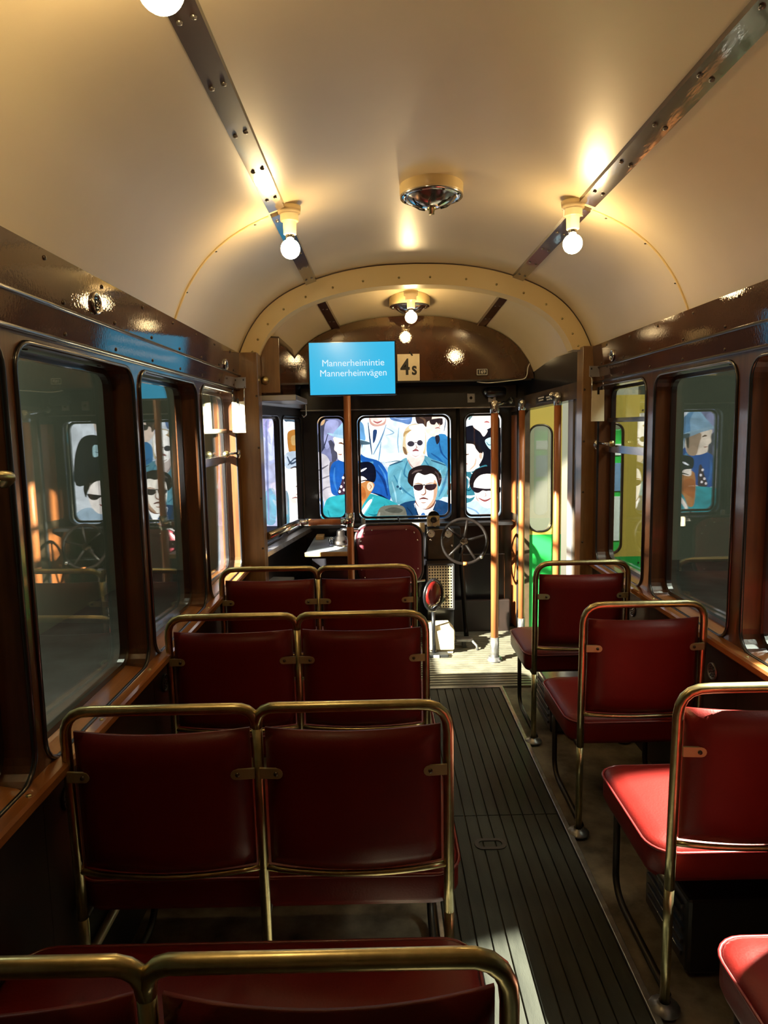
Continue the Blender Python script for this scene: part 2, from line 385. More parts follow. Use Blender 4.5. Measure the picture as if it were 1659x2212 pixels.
for y in (2.87, 1.13, -.6):                              # seam beads across the roof
    for sg in (-1, 1):
        pts = [(XC+s_, y, z-.001) for s_, z in PRO if s_*sg > .62]
        G().tube(pts, .006, 6).build('seam_bead', CREAM2, ceil)
        for t in (.7, .86, .985): G().lathe([(.006, 0), (.005, -.003), (0, -.004)], (XC+sg*t, y+.015, zprof(t)-.003), (0, 0, 1), 8).build('seam_screw', RIVET, ceil)
ns = 0
def strip(s_, ya, yb, zf, wdt=.030, nm=None, spacing=.28):
    global ns; ns += 1
    o = None
    sl = (zprof(abs(s_)+.02)-zprof(abs(s_)-.02))/.04*(1 if s_ > 0 else -1)
    g = G(); a = s_-wdt; b = s_+wdt
    vs = []
    for y in (ya, yb):
        for ss, dz in ((a, -.016), (b, -.016), (b, .01), (a, .01)): vs.append((XC+ss, y, zf(y)+sl*(ss-s_)+dz))
    g.add(vs, [(0, 1, 2, 3), (4, 7, 6, 5), (0, 4, 5, 1), (1, 5, 6, 2), (2, 6, 7, 3), (3, 7, 4, 0)])
    o = g.build('trim_%d' % ns, STRIP, kind='structure')
    y = ya + .06; first = None
    while y < yb-.02:
        for q in (-.5, .5):
            c = (XC+s_+q*wdt, y, zf(y)+sl*q*wdt-.0165)
            if first is None:
                first = G().lathe([(.0075, 0), (.0065, -.004), (0, -.006)], (0, 0, 0), (0, 0, 1), 8).build('screw', WORNM, o); first.location = c
            else: copies(first, [c], o)
        y += spacing
for sg in (-1, 1):
    strip(sg*.60, YB, 2.80, lambda y: zprof(.60))
    strip(sg*.60, 2.86, 4.17, lambda y: zprof(.60), .030)
# bulkhead arch
def inset(pr, d):
    out = []
    for s_, z in pr:
        out.append((s_*(1-d/1.04), 2.04 + (z-2.04)*(1-d*1.05/.505)))
    return out
inn = inset(PRO, .115)
g = G(); n = len(PRO); vs = []
for y in (YA-.02, YA+.10): vs += [(XC+s_, y, z) for s_, z in PRO] + [(XC+s_, y, z) for s_, z in inn]
fs = []
for i in range(n-1): fs += [(i, i+1, n+i+1, n+i), (2*n+i, 3*n+i, 3*n+i+1, 2*n+i+1), (n+i, n+i+1, 3*n+i+1, 3*n+i)]
fs += [(0, n, 3*n, 2*n), (n-1, 3*n-1, 4*n-1, 2*n-1)]
g.add(vs, fs); arch = g.build('trim_arch', CREAM2, kind='structure', recalc=True)
G().tube([(XC+s_, YA-.022, z-.002) for s_, z in PRO], .004, 6).build('arch_seam', RIVET, arch)
for k in range(2, n-1, 4):
    s_, z = PRO[k]; si, zi = inn[k]
    G().lathe([(.007, 0), (.006, .003), (0, .005)], (XC+s_*.35+si*.65, YA-.02, z*.35+zi*.65), (0, -1, 0), 8).build('arch_screw', BRASS, arch)
# cab ceiling beyond the arch
def cabpro(t):
    sc = 1.0 - .15*t; cr = 2.535 - .155*t; lo = 2.03 - .08*t
    return [(XC+s_*sc, YA+.08+.80*t, lo + (z-2.035)/(2.545-2.035)*(cr-lo)) for s_, z in PRO]
cc = loft([cabpro(t) for t in (0, .25, .5, .75, 1)], 'ceiling_cab', CREAM, kind='structure')
for sg in (-1, 1):
    f = lambda t: cabpro(t)
    def pt(t, s_):
        pr = cabpro(t); i = min(range(n), key=lambda k: abs(PRO[k][0]-s_)); return pr[i]
    g = G(); vs = []
    for t in (.05, .99):
        for ds, dz in ((-.03, -.014), (.03, -.014), (.03, .02), (-.03, .02)):
            p = pt(t, sg*.60); vs.append((p[0]+ds, p[1], p[2]+dz - .01*0))
    g.add(vs, [(0, 1, 2, 3), (4, 7, 6, 5), (0, 4, 5, 1), (1, 5, 6, 2), (2, 6, 7, 3), (3, 7, 4, 0)])
    ns += 1; o = g.build('trim_%d' % ns, STRIP, kind='structure')
    for t in (.45, .75):
        p = pt(t, sg*.60)
        for q in (-.013, .013): G().lathe([(.007, 0), (.006, -.003), (0, -.004)], (p[0]+q, p[1], p[2]-.014), (0, 0, 1), 8).build('screw', WORNM, o)

# front board (destination box) above the windscreen
last = cabpro(1)
poly = [(p[0], p[2]) for p in last if p[2] > 1.955] 
poly = [(last[0][0], 1.93)] + poly + [(last[-1][0], 1.93)]
bd = G().prism(poly, lambda u, v, w_: (u, 5.03+w_, v), -.02, .38).build('wall_front_board', VARN, kind='structure')
G().box(last[0][0]+.02, last[-1][0]-.02, 5.0, 5.018, 1.918, 1.93).build('lower_edge', BLACKM, bd)

# ------------------------------------------------------------------ bulkhead posts and tapered cab sides
for nm, a, b in (('left', -.86, -.702), ('right', 1.188, 1.30)):
    o = G().box(a, b, 4.10, 4.22, -.01, 2.05, .004).build('trim_post_%s' % nm, POST, kind='structure')
    xx = b+.0 if nm == 'left' else a
    for z in (.3, .6, .9, 1.2, 1.5, 1.8):
        G().lathe([(.007, 0), (.005, .003), (0, .004)], ((-.712 if nm == 'left' else 1.20), 4.1, z), (0, -1, 0), 8).build('screw', RIVET, o)
# cab left side
wcl = G(); 
for (a, b), e0, e1 in (((4.27, 4.84), 4.20, 4.88), ((4.92, 5.42), 4.88, 5.5)):
    wcl.ring(rect_like(e0, e1, .70, 1.80), rrect(a, b, .86, 1.70, .05), TL, 0, .028)
wcl.prism([(4.2, -.01), (5.5, -.01), (5.5, .70), (4.2, .70)], TL, 0, .07)
wcl.prism([(4.2, 1.80), (5.5, 1.80), (5.5, 2.05), (4.2, 2.05)], TL, 0, .07)
wc = wcl.build('wall_cab_left', DARKG, kind='structure')
for a, b in ((4.27, 4.84), (4.92, 5.42)): window(TL, a, b, .86, 1.70, rad=.05, glass=WIND, dp=.006)
vs = [TL(y, z, w_) for y in (4.22, 5.44) for w_, z in ((-.075, .815), (-.075, .845), (.01, .85), (.01, .815))]
G().add(vs, [(0, 1, 2, 3), (4, 7, 6, 5), (0, 4, 5, 1), (1, 5, 6, 2), (2, 6, 7, 3), (3, 7, 4, 0)]).build('cab_sill', WORNM, wc)
vs = [TL(y, z, w_) for y in (4.22, 4.60) for w_, z in ((-.14, .60), (-.14, .615), (.01, .62), (.01, .60))]
G().add(vs, [(0, 1, 2, 3), (4, 7, 6, 5), (0, 4, 5, 1), (1, 5, 6, 2), (2, 6, 7, 3), (3, 7, 4, 0)]).build('cab_shelf', DESK, wc)
vs = [TL(y, z, w_) for y in (4.22, 5.35) for w_, z in ((-.03, 1.76), (-.05, 1.80), (.01, 1.80), (.01, 1.76))]
G().add(vs, [(0, 1, 2, 3), (4, 7, 6, 5), (0, 4, 5, 1), (1, 5, 6, 2), (2, 6, 7, 3), (3, 7, 4, 0)]).build('cab_window_header', GREYW, wc)
# cab right side: door opening from y 4.42 to 5.28
g = G()
g.prism([(4.2, -.01), (4.42, -.01), (4.42, 1.86), (4.2, 1.86)], TR, 0, .07)
g.prism([(5.28, -.01), (5.5, -.01), (5.5, 1.86), (5.28, 1.86)], TR, 0, .07)
wcr = g.build('wall_cab_right', DASH, kind='structure')
G().prism([(4.2, 1.76), (5.5, 1.70), (5.5, 1.80), (4.2, 1.86)], TR, -.02, .06).build('door_header', DASH, wcr)
G().prism([(4.2, 1.86), (5.5, 1.80), (5.5, 2.02), (4.2, 2.05)], TR, -.005, .06).build('header_panel', BLACKM, wcr)
G().prism([(5.28, .02), (5.47, .02), (5.47, .86), (5.28, .86)], TR, -.012, 0).build('jamb_panel', COPPER, wcr)
G().prism([(5.28, .92), (5.47, .92), (5.47, 1.68), (5.28, 1.68)], TR, -.012, 0).build('jamb_panel', COPPER, wcr)
G().tube([TR(5.275, .0, -.02), TR(5.275, 1.72, -.02)], .012, 8).build('door_seal', DARKG, wcr)
G().prism([(4.36, -.01), (4.43, -.01), (4.43, 1.78), (4.36, 1.78)], TR, -.008, .0).build('door_jamb', GREYW, wcr)
pt_ = TR(4.78, 1.79, -.023)
pl = G().prism([(4.60, 1.762), (4.92, 1.745), (4.92, 1.79), (4.60, 1.807)], TR, -.0245, -.02).build('enamel_plate', PLATE, wcr)
for a in (4.64, 4.78):
    G().prism([(a, 1.785), (a+.10, 1.78), (a+.10, 1.789), (a, 1.794)], TR, -.0255, -.024).build('plate_lettering', WHITEP, wcr)
    G().prism([(a+.01, 1.768), (a+.09, 1.764), (a+.09, 1.772), (a+.01, 1.776)], TR, -.0255, -.024).build('plate_lettering', WHITEP, wcr)

# ------------------------------------------------------------------ front wall with the three windscreens
g = G()
for (a, b), e0, e1 in (((-.49, -.265), -.66, -.225), ((-.18, .56), -.225, .61), ((.66, .955), .61, 1.12)):
    g.ring(rect_like(e0, e1, .80, 1.80), rrect(a, b, .875, 1.705, .075 if b-a > .5 else .06), PF, 0, .07)
g.box(-.66, 1.12, YF, YF+.07, -.01, .80); g.box(-.75, 1.2, YF, YF+.07, 1.80, 1.94)
wf = g.build('wall_front', BLACKM, kind='structure')
for a, b in ((-.49, -.265), (-.18, .56), (.66, .955)): window(PF, a, b, .875, 1.705, rad=.06, glass=WIND)
G().box(-.6, 1.05, YF-.10, YF, 1.745, 1.915, .006).build('windscreen_header', BLACKM, wf)
G().box(-.6, 1.05, YF-.11, YF, 1.740, 1.748).build('header_bead', WORNM, wf)
for x in (-.225, .61): G().tube([(x, YF-.012, .87), (x, YF-.012, 1.74)], .014, 8).build('mullion_bead', STEELP, wf)
for x in (.70, .86):
    G().box(x-.03, x+.03, YF-.108, YF-.10, 1.78, 1.85, .004).build('header_plate', GREYW, wf)
    G().lathe([(.012, 0), (.009, .01), (0, .012)], (x, YF-.108, 1.815), (0, -1, 0), 10).build('header_knob', RIVET, wf)
G().box(-.58, 1.02, YF-.13, YF, .835, .862, .006).build('window_ledge', DARKG, wf)

# ------------------------------------------------------------------ passenger seats
def arc_corner(p0, c, p1, n=5):                     # rounded corner between three points (quadratic)
    p0, c, p1 = Vector(p0), Vector(c), Vector(p1); return [p0*(1-t)**2 + c*2*t*(1-t) + p1*t*t for t in [k/n for k in range(n+1)]]
RZ = .93
def ypost(z): return -.03*(z/RZ)**1.6
def arch_pts(xa, xb, za, zb, ra=.075, rb=.075):
    top = RZ; y = ypost(top)
    p = [Vector((xa, ypost(z), z)) for z in [za + (top-ra-za)*k/5 for k in range(5)]] if za < top-ra-.01 else []
    p += arc_corner((xa, ypost(top-ra), top-ra), (xa, y-.004, top), (xa+ra, y-.012, top))
    p += arc_corner((xb-rb, y-.012, top), (xb, y-.004, top), (xb, ypost(top-rb), top-rb))
    if zb < top-rb-.01: p += [Vector((xb, ypost(z), z)) for z in [top-rb + (zb-top+rb)*k/5 for k in range(1, 6)]]
    return p
def seat(name, label, w, double):
    t = thing(name, label, 'seat', (0, 0, 0))
    xs = [(0, w/2), (w/2, w)] if double else [(0, w)]
    for i, (a, b) in enumerate(xs):
        if double:
            pts = arch_pts(a, b, .36 if i == 0 else .885, .885 if i == 0 else .36, .075 if i == 0 else .055, .055 if i == 0 else .075)
        else: pts = arch_pts(a, b, .36, .36)
        G().tube(pts, .0135, 12).build('top_rail', BRASS, t)
    legs = [0, w/2, w] if double else [0, w]
    for x in legs:
        zt = .888 if (double and x == w/2) else .365
        pts = [(x, ypost(z), z) for z in (zt, .6, .42, .30, .0)] if zt > .6 else [(x, ypost(z), z) for z in (zt, .24, .12, .0)]
        lg = G().tube(pts, .0132, 12).build('rear_leg', BRASS, t)
        G().lathe([(.042, 0), (.042, .006), (.022, .012), (.016, .022)], (x, 0, 0), (0, 0, 1), 14).build('foot_flange', WORNM, lg)
    for x in ([.02, w-.02]):
        pts = [Vector((x, .46, .37)), Vector((x, .46, .10))] + arc_corner((x, .46, .08), (x, .45, .014), (x, .36, .014)) + [Vector((x, .03, .013))]
        G().tube(pts, .0115, 10).build('front_leg', STEELP, t)
    for x in legs: G().tube([(x, 0, .36), (x, .47, .365)], .012, 8).build('seat_bearer', STEELP, t)
    for a, b in xs:                                  # upholstered backs, bowed backwards
        nu, nv = 14, 10; g = G(); z0, z1 = .505, .872
        x0, x1 = a+.019, b-.019
        def P(i, j, side_):
            u = i/nu; v = j/nv; x = x0+(x1-x0)*u; z = z0+(z1-z0)*v
            e = min(u, 1-u, )*(x1-x0); ez = min(v, 1-v)*(z1-z0)
            th = .021*min(1, (min(e, ez)/.022)**.5 if min(e, ez) > 0 else 0) + .004
            y = ypost(z) - .034*(1-(2*u-1)**2) + .006
            return (x, y + side_*th, z - .006*(1-(2*u-1)**2)*0)
        vs = [P(i, j, s_) for s_ in (-1, 1) for i in range(nu+1) for j in range(nv+1)]
        K = (nu+1)*(nv+1); idx = lambda i, j, q: q*K + i*(nv+1)+j; fs = []
        for i in range(nu):
            for j in range(nv):
                fs += [(idx(i, j, 0), idx(i+1, j, 0), idx(i+1, j+1, 0), idx(i, j+1, 0)), (idx(i, j, 1), idx(i, j+1, 1), idx(i+1, j+1, 1), idx(i+1, j, 1))]
        for i in range(nu): fs += [(idx(i, 0, 0), idx(i, 0, 1), idx(i+1, 0, 1), idx(i+1, 0, 0)), (idx(i, nv, 0), idx(i+1, nv, 0), idx(i+1, nv, 1), idx(i, nv, 1))]
        for j in range(nv): fs += [(idx(0, j, 0), idx(0, j+1, 0), idx(0, j+1, 1), idx(0, j, 1)), (idx(nu, j, 0), idx(nu, j, 1), idx(nu, j+1, 1), idx(nu, j+1, 0))]
        g.add(vs, fs, True); bk = g.build('backrest', RED, t)
        G().tube([(a+(b-a)*k/10, ypost(.49) - .034*(1-(2*k/10-1)**2), .494) for k in range(11)], .008, 8).build('back_rail', BRASS, t)
        for sx in (0, 1):
            xp = a if sx == 0 else b; d = 1 if sx == 0 else -1
            z = .765; yb = ypost(z)-.012
            poly = [(0, -.013)] + [(.045+.013*math.sin(math.radians(q)), -.013*math.cos(math.radians(q))) for q in range(0, 181, 30)] + [(0, .013)]
            br = G().prism(poly, lambda u, v, w_: (xp + d*(u+.006), yb - .012 - .10*u*(1-u) + w_, z+v), -.004, .003).build('bracket', BRKT, t)
            G().lathe([(.006, 0), (.005, .003), (0, .004)], (xp+d*.047, yb-.0205, z), (0, -1, 0), 8).build('bracket_screw', RIVET, br)
    # cushion
    def outline(ins): return rrect(-.035+ins, w+.035-ins, .02+ins, (.60 if double else .505)-ins, max(.075-ins, .02), 6)
    lay = [(.05, .352), (.008, .356), (0, .375), (0, .435), (.006, .449), (.022, .458), (.06, .464), (.14, .468)]
    g = G(); n = len(outline(0))
    vs = [(u, v, z) for ins, z in lay for u, v in outline(ins)]
    fs = [(i*n+k, i*n+(k+1) % n, (i+1)*n+(k+1) % n, (i+1)*n+k) for i in range(len(lay)-1) for k in range(n)]
    g.add(vs, fs, True); g.add([vs[i] for i in range(n)], [tuple(range(n))]); g.add(vs[-n:], [tuple(range(n))], True)
    cu = g.build('cushion', RED, t)
    G().tube([(u, v, .443) for u, v in outline(-.002)], .0045, 6, closed=True).build('piping', REDP, cu)
    return t
LW = .945
ll = ['red leather double seat with brass rails, closest to the front bulkhead', 'red leather double seat with brass rails, second behind the front bulkhead',
      'red leather double seat with brass rails, third behind the front bulkhead', 'red leather double seat with brass rails, fourth behind the front bulkhead']
d0 = seat('double_seat', ll[0], LW, True); d0['group'] = 'double seats along the left wall'
ys = [3.37, 2.505, 1.665, .85]
for k in (3, 2, 1):
    dup(d0, (-.79, ys[k], 0), ll[k])
d0.location = (-.79, ys[0], 0)
rl = ['red leather single seat with brass rail, closest to the open door', 'red leather single seat with brass rail, second behind the open door',
      'sunlit red leather single seat with brass rail, third behind the open door', 'sunlit red leather single seat, fourth behind the open door']
s0 = seat('single_seat', rl[0], .455, False); s0['group'] = 'single seats along the right wall'
yr = [3.37, 2.565, 1.73, .93]
for k in (3, 2, 1): dup(s0, (.752, yr[k], 0), rl[k])
s0.location = (.752, yr[0], 0)

# heater boxes under the right hand seats
for k, (y, lb) in enumerate(((3.62, 'black heater box under the foremost single seat'), (2.0, 'black heater box under the third single seat'))):
    t = thing('heater_box', lb, 'heater', (1.0, y, 0))
    G().box(.86, 1.22, y-.16, y+.16, 0, .24, .012).build('casing', BLACKM, t)
    for j in range(5): G().box(.852, .861, y-.13, y+.13, .04+j*.037, .055+j*.037, .002).build('louvre', DARKG, t)

# ------------------------------------------------------------------ ceiling lamps
def bulb_lamp(label, x, y, zc, zb=2.27):
    t = thing('bulb_lamp', label, 'lamp', (x, y, zc), 'bare bulbs in cream sockets on the ceiling')
    k = (zc - zb)
    s_ = G().lathe([(0, zc), (.047, zc), (.044, zc-.026), (.036, zc-.030), (.036, zc-.055), (.029, zc-.058), (.026, zc-.058), (.025, zc-.105), (.018, zc-.107), (0, zc-.107)], (x, y, 0), n=20).build('socket', IVORY, t)
    G().lathe([(.0175, zc-.107), (.0175, zc-.122), (0, zc-.122)], (x, y, 0), n=14).build('bulb_neck', CHROME, t)
    pr = [(.012, zc-.120), (.019, zc-.130)] + [(.034*math.sin(math.radians(a)), zc-.160 - .034*-math.cos(math.radians(a))*1) for a in range(40, 181, 14)]
    pr = [(.012, zc-.120), (.020, zc-.133)] + [((.038*math.sin(math.radians(a))), zc-.160 + .038*math.cos(math.radians(a))) for a in range(40, 181, 14)]
    G().lathe(pr, (x, y, 0), n=20).build('bulb', BULB, t)
zs = zprof(.56) - .002
bulb_lamp('lit bare bulb on left ceiling strip above the double seats', -.338, 2.85, zs)
bulb_lamp('lit bare bulb on right ceiling strip above the single seats', .778, 2.85, zs)
bulb_lamp('lit bare bulb on left ceiling strip, farthest behind the bulkhead arch', -.338, 1.21, zs)
bulb_lamp('lit bare bulb in the cab ceiling in front of the round ventilator', .214, 4.52, 2.455)
def ventilator(label, x, y, z, r):
    t = thing('roof_ventilator', label, 'ventilator', (x, y, z))
    G().lathe([(r, z+.04), (r, z-.022), (r*.97, z-.028), (r*.9, z-.028)], (x, y, 0), n=32).build('collar', CREAM2, t)
    G().lathe([(r*.985, z-.026), (r*.985, z-.034), (r*.80, z-.036), (r*.78, z-.032)], (x, y, 0), n=32).build('rim', CHROME, t)
    G().lathe([(r*.80, z-.034), (r*.6, z-.055), (r*.3, z-.070), (.02, z-.074), (0, z-.074)], (x, y, 0), n=32).build('dish', CHROME, t)
    G().lathe([(.018, z-.070), (.018, z-.078), (.011, z-.080), (.011, z-.096), (0, z-.096)], (x, y, 0), n=14).build('knob', BRASS, t)
    for k in range(8):
        a = math.radians(45*k+20); G().lathe([(.006, z-.033), (.005, z-.038), (0, z-.039)], (x+r*.89*math.cos(a), y+r*.89*math.sin(a), 0), n=8).build('screw', INK, t)
    for k in range(6):
        a = math.radians(60*k+10); G().tube([(x+r*q*math.cos(a+e), y+r*q*math.sin(a+e), z-zz) for q, e, zz in ((.30, 0, .0725), (.5, .1, .064), (.68, .3, .048))], .003, 5).build('slot', INK, t)
ventilator('round chrome roof ventilator with cream collar in the saloon ceiling', .222, 2.86, 2.53, .125)
ventilator('small round chrome ventilator in the cab ceiling behind the bulb', .214, 4.72, 2.425, .135)

# ------------------------------------------------------------------ monitor, cabinet, signs
m0 = aty(667, 741, 4.33); m1 = aty(854, 850, 4.33)
t = thing('information_monitor', 'flat monitor glowing blue with two stop names, hung under the arch', 'monitor', (m0.x, 4.33, m1.z))
G().box(m0.x-.008, m1.x+.008, 4.332, 4.375, m1.z-.008, m0.z+.008, .004).build('housing', BLACKM, t)
scn = G().box(m0.x, m1.x, 4.329, 4.3325, m1.z, m0.z).build('screen', SCREENB, t)
mx = (m0.x+m1.x)/2+.006; mz = (m0.z+m1.z)/2
text_mesh('lettering', 'Mannerheimintie', .0565, (mx, 4.3285, mz+.032), FACE, TEXTW, scn)
text_mesh('lettering', 'Mannerheimvägen', .0565, (mx, 4.3285, mz-.029), FACE, TEXTW, scn)
G().box(mx-.09, mx+.09, 4.372, 4.40, mz-.09, mz+.09, .004).build('mount_plate', BLACKM, t)
G().tube([(mx, 4.395, mz+.05), (mx, 5.011, mz+.05)], .02, 10).build('mount_arm', BLACKM, t)

t = thing('wooden_cabinet', 'brown wooden wall cabinet beside the blue monitor', 'cabinet', (-.66, 4.24, 1.815))
prof = [(-.735, 1.815), (-.592, 1.815), (-.592, 2.155), (-.66, 2.16), (-.705, 2.13), (-.735, 2.06)]
G().prism(prof, lambda u, v, w_: (u, w_, v), 4.25, 5.0).build('body', VARN, t)
fr = G().prism([(u*.97-.02*.97+.0, 1.985+(v-1.985)*.94) for u, v in prof], lambda u, v, w_: (u, w_, v), 4.24, 4.252).build('front_panel', POST, t)
kn = aty(572, 822, 4.235)
G().lathe([(.026, 0), (.026, -.006), (.020, -.014), (.008, -.018), (0, -.018)], (kn.x, 4.24, kn.z), (0, 1, 0), 18).build('knob', BRASS, t)
G().box(-.735, -.50, 4.25, 4.9, 1.775, 1.812, .006).build('lower_rail', GREYW, t)
hk = G().tube([(-.51, 4.88, 1.79), (-.50, 4.80, 1.76), (-.50, 4.79, 1.70), (-.515, 4.79, 1.685), (-.53, 4.79, 1.70)], .005, 6).build('hook', CHROME, t)

a = aty(858, 765, 4.99); b = aty(907, 822, 4.99)
t = thing('route_sign', 'cream route card reading 4s beside the blue monitor', 'sign', ((a.x+b.x)/2, 5.0, b.z))
cd = G().box(a.x, b.x, 4.995, 5.001, b.z, a.z, .0015).build('card', CARD, t)
text_mesh('lettering', '4', .155, (a.x+.055, 4.994, (a.z+b.z)/2-.002), FACE, INK, cd, sx=.85, bold=.0035)
text_mesh('lettering', 's', .125, (b.x-.038, 4.994, (a.z+b.z)/2-.012), FACE, INK, cd, sx=.8, bold=.003)
G().tube([(b.x-.07, 4.992, a.z+.015), (b.x-.05, 4.99, a.z-.012)], .005, 6).build('clip', INK, t)
a = aty(1029, 796, 5.0); b = aty(1054, 811, 5.0)
t = thing('number_plate', 'small black number plate with pale rim on the front board', 'sign', ((a.x+b.x)/2, 5.01, b.z))
G().box(a.x, b.x, 5.002, 5.011, b.z, a.z, .002).build('plate', PLATE, t)
G().ring(rrect(a.x+.004, b.x-.004, b.z+.004, a.z-.004, .004), rrect(a.x+.007, b.x-.007, b.z+.007, a.z-.007, .003), lambda u, v, w_: (u, w_, v), 5.001, 5.003).build('rim_line', WHITEP, t)
text_mesh('lettering', '169', .034, ((a.x+b.x)/2, 5.001, (a.z+b.z)/2), FACE, WHITEP, t)
# dark box lamp by the header and cable
t = thing('header_buzzer', 'black round-ended buzzer box on the front header near the door', 'buzzer', (.87, 5.34, 1.83))
G().lathe([(0, 0), (.030, .004), (.038, .02), (.038, .14), (.030, .155), (0, .16)], (.80, 5.30, 1.855), (1, .1, 0), 18).build('body', BLACKM, t)
G().lathe([(0, -.012), (.016, -.008), (.024, .004), (.026, .008)], (.80, 5.30, 1.855), (1, .1, 0), 16).build('cap', CHROME, t)
cb = G().tube(spline([(.70, 5.02, 1.915), (.78, 5.0, 1.905), (.92, 4.99, 1.915), (1.02, 4.98, 1.925), (1.045, 4.97, 1.95), (1.05, 4.96, 2.0), (1.06, 4.95, 2.03)], 5), .0032, 6).build('white_cable', WHITEP)
tag(cb, 'thin white cable clipped along the front board edge', 'cable')

# card holders on the window posts
def card_holder(label, x, y, z, ang, s_):
    t = thing('card_holder', label, 'card holder', (x, y, z))
    R_ = Matrix.Rotation(ang, 3, 'Z'); c = Vector((x, y, z))
    T = lambda u, v, w_: tuple(c + R_ @ Vector((u, w_, v)))
    pt_ = G().prism([(-.035, .14), (.035, .14), (.035, .20), (-.035, .20)], T, 0, .004).build('plate', GREYW, t)
    for u in (-.024, .024): G().prism([(u-.004, .18), (u+.004, .18), (u+.004, .19), (u-.004, .19)], T, -.002, .0).build('screw', INK, t)
    for q in (-1, 1): G().tube([T(q*.03, .145, -.002), T(q*.034, .125, -.03), T(q*.034, .02, -.035)], .0035, 6).build('wire', CHROME, t)
    G().prism([(-.038, -.11), (.038, -.11), (.036, .065), (-.036, .06)], T, -.04, -.034).build('card', CARD, t)
    G().prism([(-.006, .04), (.006, .04), (.006, .08), (-.006, .08)], T, -.043, -.040).build('clip', STEELP, t)
card_holder('white card in a metal holder on the left wall by the bulkhead post', -.785, 3.98, 1.70, math.radians(-8), 1)
card_holder('white card in a metal holder on the right wall by the door post', 1.225, 3.98, 1.725, math.radians(8), 1)

# sliding-window bars across the foremost side windows
def latch(label, P, a, b, zb, zr, sg):
    t = thing('window_bar', label, 'window bar', P((a+b)/2, zb, .02))
    G().prism([(a+.01, zb-.02), (b-.01, zb-.02), (b-.01, zb+.02), (a+.01, zb+.02)], P, .035, .058).build('sash_bar', CHROME, t)
    G().prism([(a+.015, zr-.012), (b-.015, zr-.012), (b-.015, zr+.012), (a+.015, zr+.012)], P, .045, .062).build('upper_sash', BLACKM, t)
    G().tube([P(b-.16, zb+.028, .02), P(b+.02, zb+.03, .0)], .008, 8).build('latch_rod', CHROME, t)
    G().lathe([(0, -.012), (.016, -.010), (.018, .006), (0, .010)], P(b-.18, zb+.03, .02), (0, 1, 0), 12).build('latch_knob', BRASS, t)
    G().lathe([(.030, 0), (.030, .008), (.016, .018), (0, .02)], P(b+.03, zb+.02, .0), (sg, 0, 0), 16).build('end_boss', CHROME, t)
latch('chrome sash bar across the left window by the bulkhead post', PL, 3.25, 4.0, 1.445, 1.60, 1)
latch('chrome sash bar across the right window by the door post', PR, 3.31, 4.03, 1.46, 1.62, -1)
# grab knob on the nearest left post
t = thing('grab_rail', 'rounded brass grab rail on the left window post', 'rail', onx(5, 1030, XL))
p = onx(-14, 1035, XL)
G().tube(spline([(XL, p.y-.10, p.z+.0), (XL+.03, p.y-.06, p.z+.01), (XL+.035, p.y, p.z+.005), (XL+.01, p.y+.03, p.z-.01), (XL, p.y+.035, p.z-.012)], 4), .011, 10).build('grip', BRASS, t)

# ------------------------------------------------------------------ poles and rails
def pole(label, x, y, z1, end, r=.021, sleeve0=.16, z0=0):
    t = thing('grab_pole', label, 'pole', (x, y, z0))
    G().tube([(x, y, z0+sleeve0), (x, y, z1)], r, 16).build('sleeve', COPPER, t)
    G().tube([(x, y, z0+.005), (x, y, z0+sleeve0+.004)], r*1.18, 16).build('lower_ferrule', WORNM, t)
    G().lathe([(.052, z0), (.052, z0+.010), (.044, z0+.014), (.044, z0+.024), (.026, z0+.028)], (x, y, 0), n=20).build('floor_flange', WORNM, t)
    G().lathe([(0, z1+.034), (.018, z1+.030), (.028, z1+.012), (.028, z1-.006), (r*1.15, z1-.022), (r*1.15, z1-.05), (r, z1-.05)], (x, y, 0), n=18).build('top_fitting', CHROME, t)
    if end:
        a = G().tube([(x, y, z1+.004), end], .012, 10).build('bracket_arm', CHROME, t)
        d = (Vector(end) - Vector((x, y, z1+.004))).normalized(); e = Vector(end)
        G().lathe([(.026, -.006), (.026, 0), (.013, .004)], e, tuple(-d), 14).build('bracket_flange', CHROME, t)
    return t
pole('orange-brown grab pole standing free on the floor before the open door', .76, 4.62, 1.735, (1.0, 5.34, 1.79), r=.0255)
pole('brown grab pole at the front edge of the open door', 1.035, 5.08, 1.76, TR(5.16, 1.765, -.02), r=.0225)
pole('brown grab pole at the rear edge of the open door', 1.152, 4.52, 1.775, TR(4.64, 1.79, -.02), r=.0235)
pole('brown grab pole carrying the low rail behind the driver', -.21, 4.6, 1.90, (-.21, 5.03, 1.94), r=.0235)
t = thing('driver_rail', 'low brown handrail with chrome ends between pole and left bulkhead post', 'handrail', (-.37, 4.6, .98))
zr = .985
G().tube([(-.50, 4.60, zr), (-.265, 4.60, zr)], .022, 14).build('sleeve', COPPER, t)
G().tube([(-.27, 4.60, zr), (-.185, 4.60, zr)], .028, 14).build('pole_clamp', CHROME, t)
G().tube([(-.21, 4.60, zr-.035), (-.21, 4.60, zr+.06)], .0295, 14).build('pole_collar', CHROME, t)
G().tube([(-.485, 4.60, zr), (-.52, 4.60, zr)] + arc_corner((-.53, 4.60, zr), (-.555, 4.60, zr), (-.565, 4.57, zr-.003)) + [Vector((-.70, 4.22, zr-.03))], .0235, 14).build('bent_tube', CHROME, t)

